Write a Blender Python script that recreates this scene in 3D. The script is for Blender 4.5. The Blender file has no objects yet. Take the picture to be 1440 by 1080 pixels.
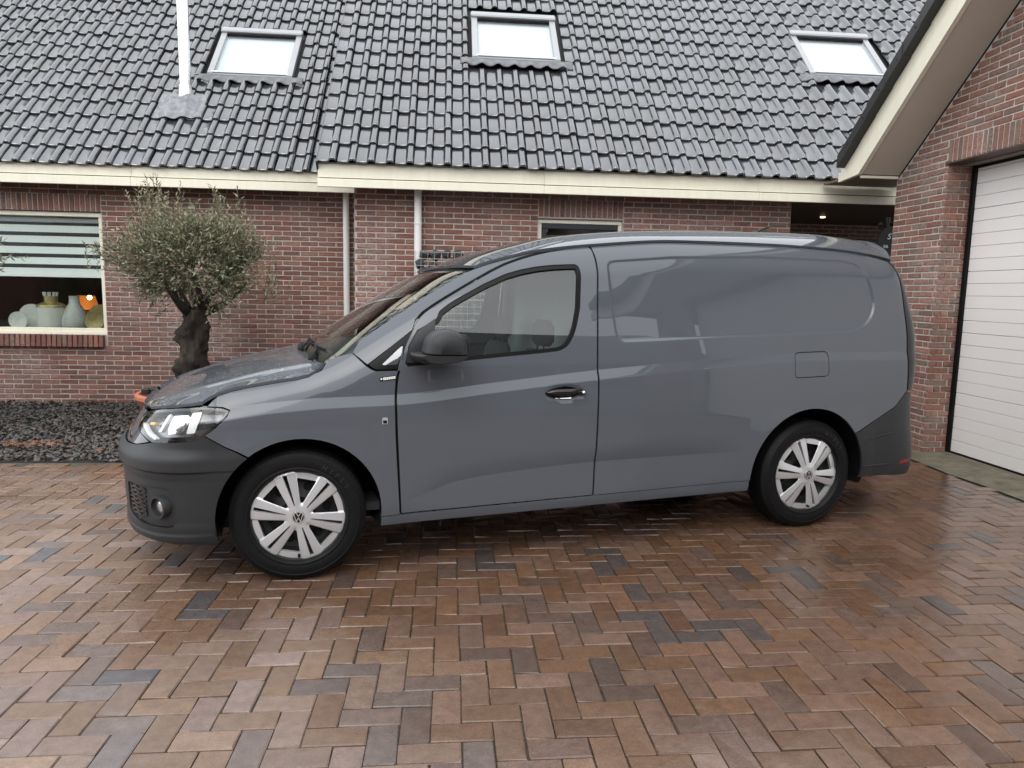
import bpy, math, random
import numpy as np
from math import sin, cos, radians, pi, sqrt, hypot, atan2, tan, exp
from mathutils import Vector, Matrix
from mathutils.geometry import delaunay_2d_cdt
random.seed(7); rng = np.random.default_rng(7)
SC = bpy.context.scene
COL = SC.collection

# ------------------------------------------------------------------ camera
FPX, CAM_YAW, CAM_PITCH, CAM_ROLL, CAM_H = 1011.4, 5.107, 7.30, 1.15, 1.40
def cam_matrix():
    B = Matrix(((1, 0, 0), (0, 0, -1), (0, 1, 0)))
    c, s = cos(radians(CAM_YAW)), sin(radians(CAM_YAW)); Ry = Matrix(((c, 0, -s), (0, 1, 0), (s, 0, c)))
    c, s = cos(radians(CAM_PITCH)), sin(radians(CAM_PITCH)); Rp = Matrix(((1, 0, 0), (0, c, -s), (0, s, c)))
    c, s = cos(radians(CAM_ROLL)), sin(radians(CAM_ROLL)); Rr = Matrix(((c, -s, 0), (s, c, 0), (0, 0, 1)))
    return Rr @ Rp @ Ry @ B
CM = cam_matrix()
cd = bpy.data.cameras.new('camera'); cam = bpy.data.objects.new('camera', cd); COL.objects.link(cam)
cd.sensor_width = 36.0; cd.lens = FPX / 1440 * 36.0; cd.clip_start = .05; cd.clip_end = 500
m4 = Matrix.Identity(4)
for i in range(3):
    m4[i][0] = CM[0][i]; m4[i][1] = -CM[1][i]; m4[i][2] = -CM[2][i]
m4[2][3] = CAM_H
cam.matrix_world = m4
SC.camera = cam
CMN = np.array(CM)
def project(P):
    """world points (n,3) -> pixels of the 1440 x 1080 photograph, used only to rank pieces by visible size"""
    q = (np.asarray(P, float) - np.array([0, 0, CAM_H])) @ CMN.T
    z = np.where(q[:, 2] > .05, q[:, 2], .05)
    return 720 + FPX * q[:, 0] / z, 540 + FPX * q[:, 1] / z, q[:, 2]

# ------------------------------------------------------------------ overcast sky and a weak, very soft sun
SUN_EL, SUN_AZ = 48.0, 200.0
world = bpy.data.worlds.new('World'); SC.world = world; world.use_nodes = True
nt = world.node_tree; nt.nodes.clear()
wo = nt.nodes.new('ShaderNodeOutputWorld'); bg = nt.nodes.new('ShaderNodeBackground'); sky = nt.nodes.new('ShaderNodeTexSky')
sky.sky_type = 'NISHITA'; sky.sun_disc = False; sky.sun_elevation = radians(SUN_EL); sky.sun_rotation = radians(SUN_AZ)
sky.air_density = 2.0; sky.dust_density = 6.0; sky.ozone_density = 1.0
hs = nt.nodes.new('ShaderNodeHueSaturation'); hs.inputs['Saturation'].default_value = .16
mx = nt.nodes.new('ShaderNodeMixRGB'); mx.blend_type = 'MIX'; mx.inputs[0].default_value = .72
mx.inputs[2].default_value = (13.4, 13.7, 14.2, 1)
nt.links.new(sky.outputs[0], hs.inputs['Color']); nt.links.new(hs.outputs[0], mx.inputs[1]); nt.links.new(mx.outputs[0], bg.inputs[0])
bg.inputs[1].default_value = .14
nt.links.new(bg.outputs[0], wo.inputs[0])
sl = bpy.data.lights.new('sun', 'SUN'); sl.energy = .55; sl.angle = radians(40); sl.color = (1, .97, .92)
so = bpy.data.objects.new('sun', sl); COL.objects.link(so)
# the sun stands behind the camera and to its left
so.rotation_euler = (radians(90 - SUN_EL), 0, radians(-25))
SC.view_settings.view_transform = 'Standard'; SC.view_settings.look = 'None'
SC.view_settings.gamma = 1; SC.view_settings.use_curve_mapping = False
SC.view_settings.exposure = 0.42
SC.render.engine = 'CYCLES'
SC.cycles.use_denoising = True
SC.cycles.max_bounces = 8; SC.cycles.transparent_max_bounces = 12

# ------------------------------------------------------------------ helpers
def tag(o, label=None, cat=None, group=None, kind=None):
    if label: o['label'] = label
    if cat: o['category'] = cat
    if group: o['group'] = group
    if kind: o['kind'] = kind
    return o
def obj(name, me, parent=None, loc=None, rot=None, scale=None):
    o = bpy.data.objects.new(name, me); COL.objects.link(o)
    if parent is not None: o.parent = parent
    if loc is not None: o.location = loc
    if rot is not None: o.rotation_euler = rot
    if scale is not None: o.scale = scale
    return o
def empty(name, loc=(0, 0, 0), rz=0.0, parent=None):
    o = bpy.data.objects.new(name, None); COL.objects.link(o); o.location = loc; o.rotation_euler = (0, 0, rz)
    o.empty_display_size = .1
    if parent is not None: o.parent = parent
    return o
def copy_tree(o, parent=None):
    c = o.copy(); COL.objects.link(c)
    if parent is not None: c.parent = parent
    for ch in [k for k in o.children]: copy_tree(ch, c)
    return c
def mesh(name, V, F, mats, smooth=False, mi=None, cols=None):
    me = bpy.data.meshes.new(name); me.from_pydata([tuple(v) for v in V], [], [tuple(f) for f in F])
    for m in (mats if isinstance(mats, (list, tuple)) else [mats]): me.materials.append(m)
    if mi is not None: me.polygons.foreach_set('material_index', mi)
    if smooth: me.polygons.foreach_set('use_smooth', [True] * len(me.polygons))
    if cols is not None:
        at = me.color_attributes.new('Col', 'FLOAT_COLOR', 'POINT'); at.data.foreach_set('color', np.asarray(cols, np.float32).ravel())
    me.update(); return me
class MB:
    """collects shapes for ONE mesh"""
    def __init__(s): s.V = []; s.F = []; s.mi = []; s.m = 0
    def add(s, V, F):
        b = len(s.V); s.V += [tuple(v) for v in V]; s.F += [tuple(i + b for i in f) for f in F]; s.mi += [s.m] * len(F); return s
    def box(s, x0, x1, y0, y1, z0, z1, bev=0.0):
        if bev <= 0:
            V = [(x, y, z) for z in (z0, z1) for y in (y0, y1) for x in (x0, x1)]
            return s.add(V, [(0, 2, 3, 1), (4, 5, 7, 6), (0, 1, 5, 4), (2, 6, 7, 3), (0, 4, 6, 2), (1, 3, 7, 5)])
        b = min(bev, (x1 - x0) * .45, (y1 - y0) * .45, (z1 - z0) * .45)
        V = []; 
        for sx in (0, 1):
            for sy in (0, 1):
                for sz in (0, 1):
                    X = (x0, x1)[sx]; Y = (y0, y1)[sy]; Z = (z0, z1)[sz]; dx = b if sx == 0 else -b; dy = b if sy == 0 else -b; dz = b if sz == 0 else -b
                    V += [(X, Y + dy, Z + dz), (X + dx, Y, Z + dz), (X + dx, Y + dy, Z)]
        def i(sx, sy, sz, k): return (sx * 4 + sy * 2 + sz) * 3 + k
        F = [(i(0,0,0,0), i(0,0,1,0), i(0,1,1,0), i(0,1,0,0)), (i(1,0,0,0), i(1,1,0,0), i(1,1,1,0), i(1,0,1,0)),
             (i(0,0,0,1), i(1,0,0,1), i(1,0,1,1), i(0,0,1,1)), (i(0,1,0,1), i(0,1,1,1), i(1,1,1,1), i(1,1,0,1)),
             (i(0,0,0,2), i(0,1,0,2), i(1,1,0,2), i(1,0,0,2)), (i(0,0,1,2), i(1,0,1,2), i(1,1,1,2), i(0,1,1,2))]
        for a in (0, 1):
            for c in (0, 1):
                F += [(i(a,c,0,0), i(a,c,0,1), i(a,c,1,1), i(a,c,1,0)), (i(a,0,c,0), i(a,1,c,0), i(a,1,c,2), i(a,0,c,2)), (i(0,a,c,1), i(0,a,c,2), i(1,a,c,2), i(1,a,c,1))]
                for d in (0, 1): F.append((i(a,c,d,0), i(a,c,d,1), i(a,c,d,2)))
        return s.add(V, F)
    def tube(s, path, r, seg=10, cap=True):
        P = [Vector(p) for p in path]; n = len(P); R = r if isinstance(r, (list, tuple)) else [r] * n
        V = []; F = []; up = None
        for k in range(n):
            t = (P[min(k + 1, n - 1)] - P[max(k - 1, 0)]).normalized()
            if up is None:
                up = Vector((0, 0, 1)) if abs(t.z) < .9 else Vector((1, 0, 0))
            a = t.cross(up).normalized(); up = a.cross(t).normalized()
            for j in range(seg):
                th = 2 * pi * j / seg; V.append(P[k] + (a * cos(th) + up * sin(th)) * R[k])
        for k in range(n - 1):
            for j in range(seg):
                q = (j + 1) % seg; F.append((k * seg + j, k * seg + q, (k + 1) * seg + q, (k + 1) * seg + j))
        if cap: F += [tuple(range(seg - 1, -1, -1)), tuple((n - 1) * seg + j for j in range(seg))]
        return s.add(V, F)
    def lathe(s, prof, seg=32, axis='z', c=(0, 0, 0), close=False):
        V = []; F = []; n = len(prof)
        for r, h in prof:
            for j in range(seg):
                th = 2 * pi * j / seg; a, b = r * cos(th), r * sin(th)
                V.append((c[0] + a, c[1] + b, c[2] + h) if axis == 'z' else (c[0] + a, c[1] + h, c[2] + b) if axis == 'y' else (c[0] + h, c[1] + a, c[2] + b))
        for k in range(n - 1 if not close else n):
            k2 = (k + 1) % n
            for j in range(seg):
                q = (j + 1) % seg; F.append((k * seg + j, k * seg + q, k2 * seg + q, k2 * seg + j))
        return s.add(V, F)
    def prism(s, poly, h0, h1, axis='z'):
        n = len(poly); f = {'z': lambda a, b, h: (a, b, h), 'y': lambda a, b, h: (a, h, b), 'x': lambda a, b, h: (h, a, b)}[axis]
        V = [f(a, b, h0) for a, b in poly] + [f(a, b, h1) for a, b in poly]
        F = [tuple(range(n - 1, -1, -1)), tuple(range(n, 2 * n))] + [(i, (i + 1) % n, n + (i + 1) % n, n + i) for i in range(n)]
        return s.add(V, F)
    def loft(s, rings, cap=True):
        n = len(rings[0]); V = [p for r in rings for p in r]; F = []
        for k in range(len(rings) - 1):
            for j in range(n):
                q = (j + 1) % n; F.append((k * n + j, k * n + q, (k + 1) * n + q, (k + 1) * n + j))
        if cap: F += [tuple(range(n - 1, -1, -1)), tuple((len(rings) - 1) * n + j for j in range(n))]
        return s.add(V, F)
    def build(s, name, mats, parent=None, smooth=False, auto=None, recalc=True, **kw):
        me = mesh(name, s.V, s.F, mats, smooth or auto is not None, s.mi)
        if recalc:
            import bmesh
            bm = bmesh.new(); bm.from_mesh(me); bmesh.ops.recalc_face_normals(bm, faces=bm.faces); bm.to_mesh(me); bm.free()
        if auto is not None: me.set_sharp_from_angle(angle=radians(auto))
        return obj(name, me, parent, **kw)

# ---- materials (procedural)
MATS = {}
def N(nt, t, **kw):
    n = nt.nodes.new(t)
    for k, v in kw.items(): setattr(n, k, v)
    return n
def base_mat(name):
    m = bpy.data.materials.new(name); m.use_nodes = True; nt = m.node_tree; b = nt.nodes['Principled BSDF']; MATS[name] = m
    return m, nt, b
def mat(name, col, rough=.5, metal=0.0, spec=.5, coat=0.0, coat_r=.03, var=0.0, vscale=6.0, bump=0.0, bscale=40.0, rvar=0.0, emit=None, estr=0.0, ior=1.5, stretch=None):
    m, nt, b = base_mat(name)
    b.inputs['Base Color'].default_value = (*col, 1); b.inputs['Roughness'].default_value = rough; b.inputs['Metallic'].default_value = metal
    b.inputs['Specular IOR Level'].default_value = spec; b.inputs['Coat Weight'].default_value = coat; b.inputs['Coat Roughness'].default_value = coat_r
    b.inputs['IOR'].default_value = ior
    tc = N(nt, 'ShaderNodeTexCoord'); src = tc.outputs['Object']
    if stretch:
        mp = N(nt, 'ShaderNodeMapping'); mp.inputs['Scale'].default_value = stretch; nt.links.new(src, mp.inputs[0]); src = mp.outputs[0]
    if var > 0 or rvar > 0:
        no = N(nt, 'ShaderNodeTexNoise'); no.inputs['Scale'].default_value = vscale; no.inputs['Detail'].default_value = 6; no.inputs['Roughness'].default_value = .6
        nt.links.new(src, no.inputs['Vector'])
        if var > 0:
            mr = N(nt, 'ShaderNodeMapRange'); mr.inputs[1].default_value = .25; mr.inputs[2].default_value = .75; mr.inputs[3].default_value = 1 - var; mr.inputs[4].default_value = 1 + var
            nt.links.new(no.outputs['Fac'], mr.inputs[0])
            mu = N(nt, 'ShaderNodeVectorMath', operation='SCALE'); mu.inputs[0].default_value = col; nt.links.new(mr.outputs[0], mu.inputs['Scale']); nt.links.new(mu.outputs[0], b.inputs['Base Color'])
        if rvar > 0:
            mr = N(nt, 'ShaderNodeMapRange'); mr.inputs[1].default_value = .3; mr.inputs[2].default_value = .7; mr.inputs[3].default_value = max(.02, rough - rvar); mr.inputs[4].default_value = min(1, rough + rvar)
            nt.links.new(no.outputs['Fac'], mr.inputs[0]); nt.links.new(mr.outputs[0], b.inputs['Roughness'])
    if bump > 0:
        nb = N(nt, 'ShaderNodeTexNoise'); nb.inputs['Scale'].default_value = bscale; nb.inputs['Detail'].default_value = 4; nt.links.new(src, nb.inputs['Vector'])
        bp = N(nt, 'ShaderNodeBump'); bp.inputs['Strength'].default_value = bump; bp.inputs['Distance'].default_value = .01
        nt.links.new(nb.outputs['Fac'], bp.inputs['Height']); nt.links.new(bp.outputs[0], b.inputs['Normal'])
    if emit: b.inputs['Emission Color'].default_value = (*emit, 1); b.inputs['Emission Strength'].default_value = estr
    return m
def glass(name, tint=(.8, .86, .84), ior=1.5, rough=0.0, refl=1.0):
    m, nt, b = base_mat(name); nt.nodes.remove(b); out = nt.nodes['Material Output']
    # Schlick reflectance from the absolute facing angle, so both sides of a thin pane behave alike
    ge = N(nt, 'ShaderNodeNewGeometry'); dt = N(nt, 'ShaderNodeVectorMath', operation='DOT_PRODUCT'); nt.links.new(ge.outputs['Normal'], dt.inputs[0]); nt.links.new(ge.outputs['Incoming'], dt.inputs[1])
    ab = N(nt, 'ShaderNodeMath', operation='ABSOLUTE'); nt.links.new(dt.outputs['Value'], ab.inputs[0])
    om = N(nt, 'ShaderNodeMath', operation='SUBTRACT'); om.inputs[0].default_value = 1.0; om.use_clamp = True; nt.links.new(ab.outputs[0], om.inputs[1])
    pw_ = N(nt, 'ShaderNodeMath', operation='POWER'); pw_.inputs[1].default_value = 5.0; nt.links.new(om.outputs[0], pw_.inputs[0])
    f0 = ((ior - 1) / (ior + 1)) ** 2 * refl
    mu = N(nt, 'ShaderNodeMath', operation='MULTIPLY_ADD'); mu.use_clamp = True; mu.inputs[1].default_value = 1 - f0; mu.inputs[2].default_value = f0; nt.links.new(pw_.outputs[0], mu.inputs[0])
    tr = N(nt, 'ShaderNodeBsdfTransparent'); tr.inputs[0].default_value = (*tint, 1)
    gl = N(nt, 'ShaderNodeBsdfGlossy'); gl.inputs['Roughness'].default_value = rough; gl.inputs[0].default_value = (1, 1, 1, 1)
    mi = N(nt, 'ShaderNodeMixShader'); nt.links.new(mu.outputs[0], mi.inputs[0]); nt.links.new(tr.outputs[0], mi.inputs[1]); nt.links.new(gl.outputs[0], mi.inputs[2]); nt.links.new(mi.outputs[0], out.inputs[0])
    return m
def piece_mat(name, from_attr, kind):
    """material of bricks, pavers and roof tiles: the piece's own colour (object colour or colour attribute) plus grain, wear and stains"""
    m, nt, b = base_mat(name); L = nt.links.new
    if from_attr:
        a = N(nt, 'ShaderNodeAttribute'); a.attribute_name = 'Col'; colr = a.outputs['Color']
    else:
        a = N(nt, 'ShaderNodeObjectInfo'); colr = a.outputs['Color']
    ge = N(nt, 'ShaderNodeNewGeometry'); pos = ge.outputs['Position']
    def noise(sc, det=4, ro=.55, st=None):
        v = pos
        if st:
            mp = N(nt, 'ShaderNodeMapping'); mp.inputs['Scale'].default_value = st; L(pos, mp.inputs[0]); v = mp.outputs[0]
        n = N(nt, 'ShaderNodeTexNoise'); n.inputs['Scale'].default_value = sc; n.inputs['Detail'].default_value = det; n.inputs['Roughness'].default_value = ro; L(v, n.inputs['Vector']); return n.outputs['Fac']
    def rng_(f, a0, a1, b0, b1):
        r = N(nt, 'ShaderNodeMapRange'); r.inputs[1].default_value = a0; r.inputs[2].default_value = a1; r.inputs[3].default_value = b0; r.inputs[4].default_value = b1; L(f, r.inputs[0]); return r.outputs[0]
    def mul(c, f):
        x = N(nt, 'ShaderNodeVectorMath', operation='SCALE'); L(c, x.inputs[0]); L(f, x.inputs['Scale']); return x.outputs[0]
    def mix(f, c, rgb):
        x = N(nt, 'ShaderNodeMixRGB'); L(f, x.inputs[0]); L(c, x.inputs[1]); x.inputs[2].default_value = (*rgb, 1); return x.outputs[0]
    def bump(h, s, d):
        bp = N(nt, 'ShaderNodeBump'); bp.inputs['Strength'].default_value = s; bp.inputs['Distance'].default_value = d; L(h, bp.inputs['Height']); L(bp.outputs[0], b.inputs['Normal'])
    if kind == 'paver':
        c = mul(colr, rng_(noise(22, 5, .62), .3, .7, .82, 1.18))
        c = mul(c, rng_(noise(190, 2, .6), .3, .75, .78, 1.2))
        c = mix(rng_(noise(7, 4, .6), .58, .80, 0, .38), c, (.17, .155, .165))        # blue-grey kiln flashes
        damp = noise(.42, 3, .5)
        x = N(nt, 'ShaderNodeSeparateXYZ'); L(pos, x.inputs[0])
        side = rng_(x.outputs['X'], -2.2, .9, -.17, .12)
        deep = rng_(x.outputs['Y'], 1.9, 3.4, -.14, .08)
        ad = N(nt, 'ShaderNodeMath', operation='ADD'); L(damp, ad.inputs[0]); L(side, ad.inputs[1])
        ad2 = N(nt, 'ShaderNodeMath', operation='ADD'); L(ad.outputs[0], ad2.inputs[0]); L(deep, ad2.inputs[1])
        wet = rng_(ad2.outputs[0], .30, .54, 0, 1)                                    # rain-damp area, as large blotches
        c2 = N(nt, 'ShaderNodeMixRGB'); c2.blend_type = 'MULTIPLY'; L(wet, c2.inputs[0]); L(c, c2.inputs[1]); c2.inputs[2].default_value = (.68, .55, .46, 1); c = c2.outputs[0]
        c = mix(rng_(noise(1.6, 5, .7), .60, .74, 0, .16), c, (.42, .38, .34))         # pale lime bloom
        L(c, b.inputs['Base Color'])
        r1 = rng_(wet, 0, 1, .50, .14); ra = N(nt, 'ShaderNodeMath', operation='ADD'); L(r1, ra.inputs[0]); L(rng_(noise(60, 3), .3, .7, -.09, .09), ra.inputs[1]); L(ra.outputs[0], b.inputs['Roughness'])
        bump(noise(130, 3, .6), .22, .003)
    elif kind == 'brick':
        c = mul(colr, rng_(noise(26, 5, .62, (1, 1, 2.2)), .3, .7, .74, 1.24))
        c = mix(rng_(noise(14, 4, .6), .56, .78, 0, .32), c, (.15, .105, .095))
        bloom = N(nt, 'ShaderNodeMath', operation='MULTIPLY'); L(rng_(noise(1.1, 3, .5), .47, .68, 0, 1), bloom.inputs[0]); L(rng_(noise(30, 5, .7, (1, 1, 2.5)), .42, .68, 0, .62), bloom.inputs[1])
        c = mix(bloom.outputs[0], c, (.52, .45, .42))                                  # lime bloom on the brick faces
        L(c, b.inputs['Base Color']); b.inputs['Roughness'].default_value = .82; b.inputs['Specular IOR Level'].default_value = .3
        bump(noise(75, 5, .65, (1, 1, 1.6)), .75, .006)
    elif kind == 'tile':
        c = mul(colr, rng_(noise(9, 4), .3, .7, .85, 1.15))
        c = mix(rng_(noise(55, 3, .7), .68, .80, 0, .5), c, (.012, .016, .008))
        c = mix(rng_(noise(.9, 4, .6), .52, .72, 0, .28), c, (.055, .058, .05))
        L(c, b.inputs['Base Color']); b.inputs['IOR'].default_value = 2.25
        L(rng_(noise(16, 4, .6), .3, .7, .10, .24), b.inputs['Roughness'])
        bump(noise(34, 4, .6), .12, .004)
    return m
M_paint = mat('grey_paint', (.087, .0965, .112), rough=.5, spec=0.0, coat=1.0, coat_r=.006, var=.03, vscale=400)
def wet_paint():
    m = M_paint.copy(); m.name = 'grey_paint_rain'; nt = m.node_tree; b = nt.nodes['Principled BSDF']; tc = N(nt, 'ShaderNodeTexCoord')
    vo = N(nt, 'ShaderNodeTexVoronoi'); vo.inputs['Scale'].default_value = 95; vo.inputs['Randomness'].default_value = 1.0; nt.links.new(tc.outputs['Object'], vo.inputs['Vector'])
    mr = N(nt, 'ShaderNodeMapRange'); mr.interpolation_type = 'SMOOTHSTEP'; mr.inputs[1].default_value = .16; mr.inputs[2].default_value = .30; mr.inputs[3].default_value = 1; mr.inputs[4].default_value = 0; nt.links.new(vo.outputs['Distance'], mr.inputs[0])
    bp = N(nt, 'ShaderNodeBump'); bp.inputs['Strength'].default_value = .35; bp.inputs['Distance'].default_value = .0012; nt.links.new(mr.outputs[0], bp.inputs['Height']); nt.links.new(bp.outputs[0], b.inputs['Coat Normal']); return m
M_wet = wet_paint()
M_plastic = mat('dark_plastic', (.023, .0245, .027), rough=.42, spec=.34, var=.12, vscale=6, bump=.16, bscale=700)
M_black = mat('black_gloss', (.008, .008, .009), rough=.12)
M_rubber = mat('rubber', (.006, .006, .0065), rough=.55, spec=.18, var=.15, vscale=30, bump=.05, bscale=200)
M_seal = mat('black_seal', (.006, .006, .0065), rough=.45, spec=.18)
M_silver = mat('silver_lacquer', (.58, .585, .60), rough=.26, metal=.5, coat=.6, coat_r=.08, var=.03, vscale=20)
M_chrome = mat('chrome', (.86, .87, .88), rough=.07, metal=1.0)
M_steel = mat('dark_steel', (.020, .020, .022), rough=.55, var=.2, vscale=12)
M_cabin = mat('cabin_trim', (.035, .036, .038), rough=.7, var=.1, vscale=12)
M_cabin_l = mat('cabin_light_trim', (.22, .23, .23), rough=.7)
M_fabric = mat('seat_fabric', (.03, .031, .034), rough=.9, bump=.3, bscale=300)
M_glass = glass('car_glass', (.72, .80, .77), 1.52, 0, 2.0)
M_qglass = glass('quarter_glass', (.70, .80, .77), 1.52, 0, 8.0)
M_lens = glass('clear_lens', (.93, .95, .96), 1.5, 0, 1.1)
M_red = mat('red_lens', (.30, .008, .01), rough=.12, coat=1)
M_smoke = mat('smoked_lamp', (.010, .010, .011), rough=.28, spec=.25)
M_amber = mat('amber', (.75, .42, .05), rough=.3)
M_white = mat('white_print', (.75, .75, .74), rough=.5)
M_cream = mat('cream_lacquer', (.76, .73, .60), rough=.42, stretch=(9, 9, 1.2), var=.05, vscale=2.2, bump=.03, bscale=120)
M_whitepipe = mat('white_pvc', (.72, .72, .70), rough=.4, var=.04, vscale=5)
M_zinc = mat('zinc', (.42, .43, .44), rough=.42, metal=.6, var=.12, vscale=9, bump=.1, bscale=30)
M_stainless = mat('stainless', (.80, .80, .79), rough=.19, metal=1.0, var=.04, vscale=8)
M_lead = mat('lead', (.13, .134, .142), rough=.40, metal=.2, var=.35, vscale=16, bump=.5, bscale=18)
M_mortar = mat('mortar', (.45, .405, .375), rough=.95, var=.16, vscale=4, bump=.5, bscale=120)
M_mortar_d = mat('garage_mortar', (.52, .49, .46), rough=.95, var=.12, vscale=4, bump=.5, bscale=120)
M_taupe = mat('taupe_board', (.58, .53, .46), rough=.55, var=.04, vscale=3)
M_alu = mat('grey_aluminium', (.34, .35, .36), rough=.38, metal=.35, var=.05, vscale=9)
M_alud = mat('dark_frame', (.018, .022, .030), rough=.35)
M_garage = mat('white_door_panel', (.80, .775, .755), rough=.45, var=.025, vscale=3, bump=.10, bscale=160, stretch=(1, .12, 1))
M_darkwood = mat('dark_wood', (.045, .026, .018), rough=.55, var=.25, vscale=8, stretch=(12, 1, 1))
M_winglass = glass('window_glass', (.92, .95, .94), 1.5, 0, 1.2)
M_skyglass = glass('roof_window_glass', (.93, .96, .97), 1.5, 0, 1.3)
M_blind = mat('white_blind', (.85, .86, .855), rough=.8)
M_box_sky = mat('blind_box_sky_white', (.60, .62, .64), rough=.8)  # blind box, and the painted white of sky in the roof windows
M_gauze = mat('grey_gauze', (.035, .036, .037), rough=.9)
M_room = mat('room_wall', (.20, .18, .17), rough=.9)
M_slab = mat('threshold_concrete', (.125, .112, .078), rough=.9, var=.6, vscale=7, bump=.5, bscale=45)
M_sand = mat('joint_sand', (.050, .046, .034), rough=.95, var=.55, vscale=9)
M_soil = mat('bed_soil', (.015, .014, .014), rough=1)
M_slate = mat('slate_chip', (.066, .059, .053), rough=.5, var=.75, vscale=24)
M_deadleaf = mat('dead_leaf', (.19, .080, .042), rough=.75, var=.45, vscale=25)
M_bark = mat('olive_bark', (.034, .026, .020), rough=.95, var=.8, vscale=16, bump=1.0, bscale=42, stretch=(1, 1, .3))
M_terra = mat('terracotta', (.46, .165, .095), rough=.75, var=.14, vscale=12)

# ------------------------------------------------------------------ many alike pieces: the largest in view are objects, the rest one joined part
CAR_PX = [(172,600),(230,545),(300,508),(412,482),(520,420),(620,372),(700,345),(850,328),(1100,328),(1250,350),(1290,480),(1285,640),(1210,745),(1060,735),(500,800),(330,800),(180,745)]
def in_poly(px, py, P):
    P = np.asarray(P, float); inside = np.zeros(len(px), bool); j = len(P) - 1
    for i in range(len(P)):
        xi, yi = P[i]; xj, yj = P[j]
        c = ((yi > py) != (yj > py)) & (px < (xj - xi) * (py - yi) / ((yj - yi) if yj != yi else 1e-12) + xi)
        inside ^= c; j = i
    return inside
MESHES = {}
def variant_mesh(key, VF, m):
    k = (key, m.name)
    if k not in MESHES: MESHES[k] = mesh(key, VF[0], VF[1], m, smooth=(len(VF) > 2))
    return MESHES[k]
def place_pieces(parent, pw, pieces, name, mo, ma, limit=300, hide=None, rest='remaining'):
    """pieces: (key, (V,F), local matrix, colour, size)"""
    n = len(pieces); C = np.array([(pw @ p[2]).translation for p in pieces])
    px, py, dz = project(C); vis = (px > -12) & (px < 1452) & (py > -10) & (py < 1090) & (dz > .3)
    vis &= ~in_poly(px, py, CAR_PX)
    if hide is not None: vis &= ~hide(C, px, py)
    size = np.array([p[4] for p in pieces]) / np.maximum(dz, .3) ** 2
    if name == 'paver': size = size / np.maximum(dz, .3)
    size = np.where(vis, size, -1); order = np.argsort(-size); pick = [i for i in order[:limit] if size[i] > 0]; ps = set(pick)
    for i in pick:
        key, VF, M, col, _ = pieces[i]; o = bpy.data.objects.new(name, variant_mesh(key, VF, mo)); COL.objects.link(o)
        o.parent = parent; o.matrix_basis = M; o.color = (*col, 1)
    V = []; F = []; Cc = []; b = 0
    for i in range(n):
        if i in ps: continue
        key, VF, M, col, _ = pieces[i]; v = np.asarray(VF[0], float); R = np.array(M.to_3x3()); t = np.array(M.translation)
        V.append(v @ R.T + t); F += [tuple(k + b for k in f) for f in VF[1]]; b += len(v); Cc.append(np.tile((*col, 1), (len(v), 1)))
    if V:
        me = mesh(rest, np.concatenate(V), F, ma, cols=np.concatenate(Cc), smooth=(len(pieces[0][1]) > 2))
        o = obj(rest, me, parent); o['kind'] = 'stuff'
def boxVF(lx, ly, lz, bev, jit=0.0, seed=0, nobottom=None):
    b = MB(); b.box(-lx / 2, lx / 2, 0, ly, -lz / 2, lz / 2, bev); V = np.array(b.V); r = np.random.default_rng(seed)
    if jit: V = V + r.normal(0, jit, V.shape)
    F = [f for f in b.F if not (len(f) == 4 and np.all(np.abs(V[list(f), 1] - ly) < .004 + 3 * jit))]
    return (V, F)
LB, CB = .206, .0572                                   # brick module and course height
BRV = [boxVF(.197, .05, .0475, .004, .0013, k) for k in range(5)]
def T(x, y, z, rz=0, ry=0, sx=1, sy=1, sz=1):
    return Matrix.Translation((x, y, z)) @ Matrix.Rotation(rz, 4, 'Z') @ Matrix.Rotation(ry, 4, 'Y') @ Matrix.Diagonal((sx, sy, sz, 1))
def brick_col(pal):
    c = np.array(pal[rng.integers(len(pal))]) * rng.uniform(.82, 1.18); return tuple(c)
PAL_H = [(0.219, 0.102, 0.077), (0.191, 0.087, 0.068), (0.244, 0.12, 0.091), (0.172, 0.089, 0.071), (0.209, 0.111, 0.086), (0.191, 0.114, 0.091)]
PAL_G = [(0.244, 0.127, 0.096), (0.219, 0.113, 0.086), (0.268, 0.146, 0.108), (0.203, 0.133, 0.104), (0.228, 0.12, 0.089), (0.251, 0.116, 0.083), (0.205, 0.142, 0.112)]
def bond(u0, u1, z0, z1, inside, pal, phase=0.0):
    """stretcher bond in wall coordinates (u,z); inside(u,z) says whether there is wall"""
    out = []; k = 0; z = z0
    while z < z1 - .02:
        zc = z + CB / 2; off = phase + (LB / 2 if k % 2 else 0); u = u0 - LB + (off % LB)
        while u < u1:
            a, b = max(u, u0), min(u + LB, u1)
            if b - a > .035:
                runs = []; m = 24; cur = None
                for i in range(m):
                    uu = a + (b - a) * (i + .5) / m
                    if inside(uu, zc):
                        if cur is None: cur = a + (b - a) * i / m
                    elif cur is not None: runs.append((cur, a + (b - a) * i / m)); cur = None
                if cur is not None: runs.append((cur, b))
                for p, q in runs:
                    if q - p > .03:
                        v = int(rng.integers(5)); out.append(('brick%d' % v, BRV[v], T((p + q) / 2, rng.normal(-.0055, .0012), zc, 0, rng.normal(0, .003), (q - p - .011) / .197, 1, .965), brick_col(pal), .2 * .05))
            u += LB
        z += CB; k += 1
    return out
def soldier(u0, u1, z0, z1, pal, y=-.0065):
    out = []; n = max(1, round((u1 - u0) / .0575)); w = (u1 - u0) / n; h = z1 - z0
    for i in range(n):
        v = int(rng.integers(5)); out.append(('brick%d' % v, BRV[v], T(u0 + (i + .5) * w, y + rng.normal(0, .001), (z0 + z1) / 2, 0, pi / 2, (h - .006) / .197, 1, (w - .012) / .0475), brick_col(pal), .2 * .05))
    return out
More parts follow.
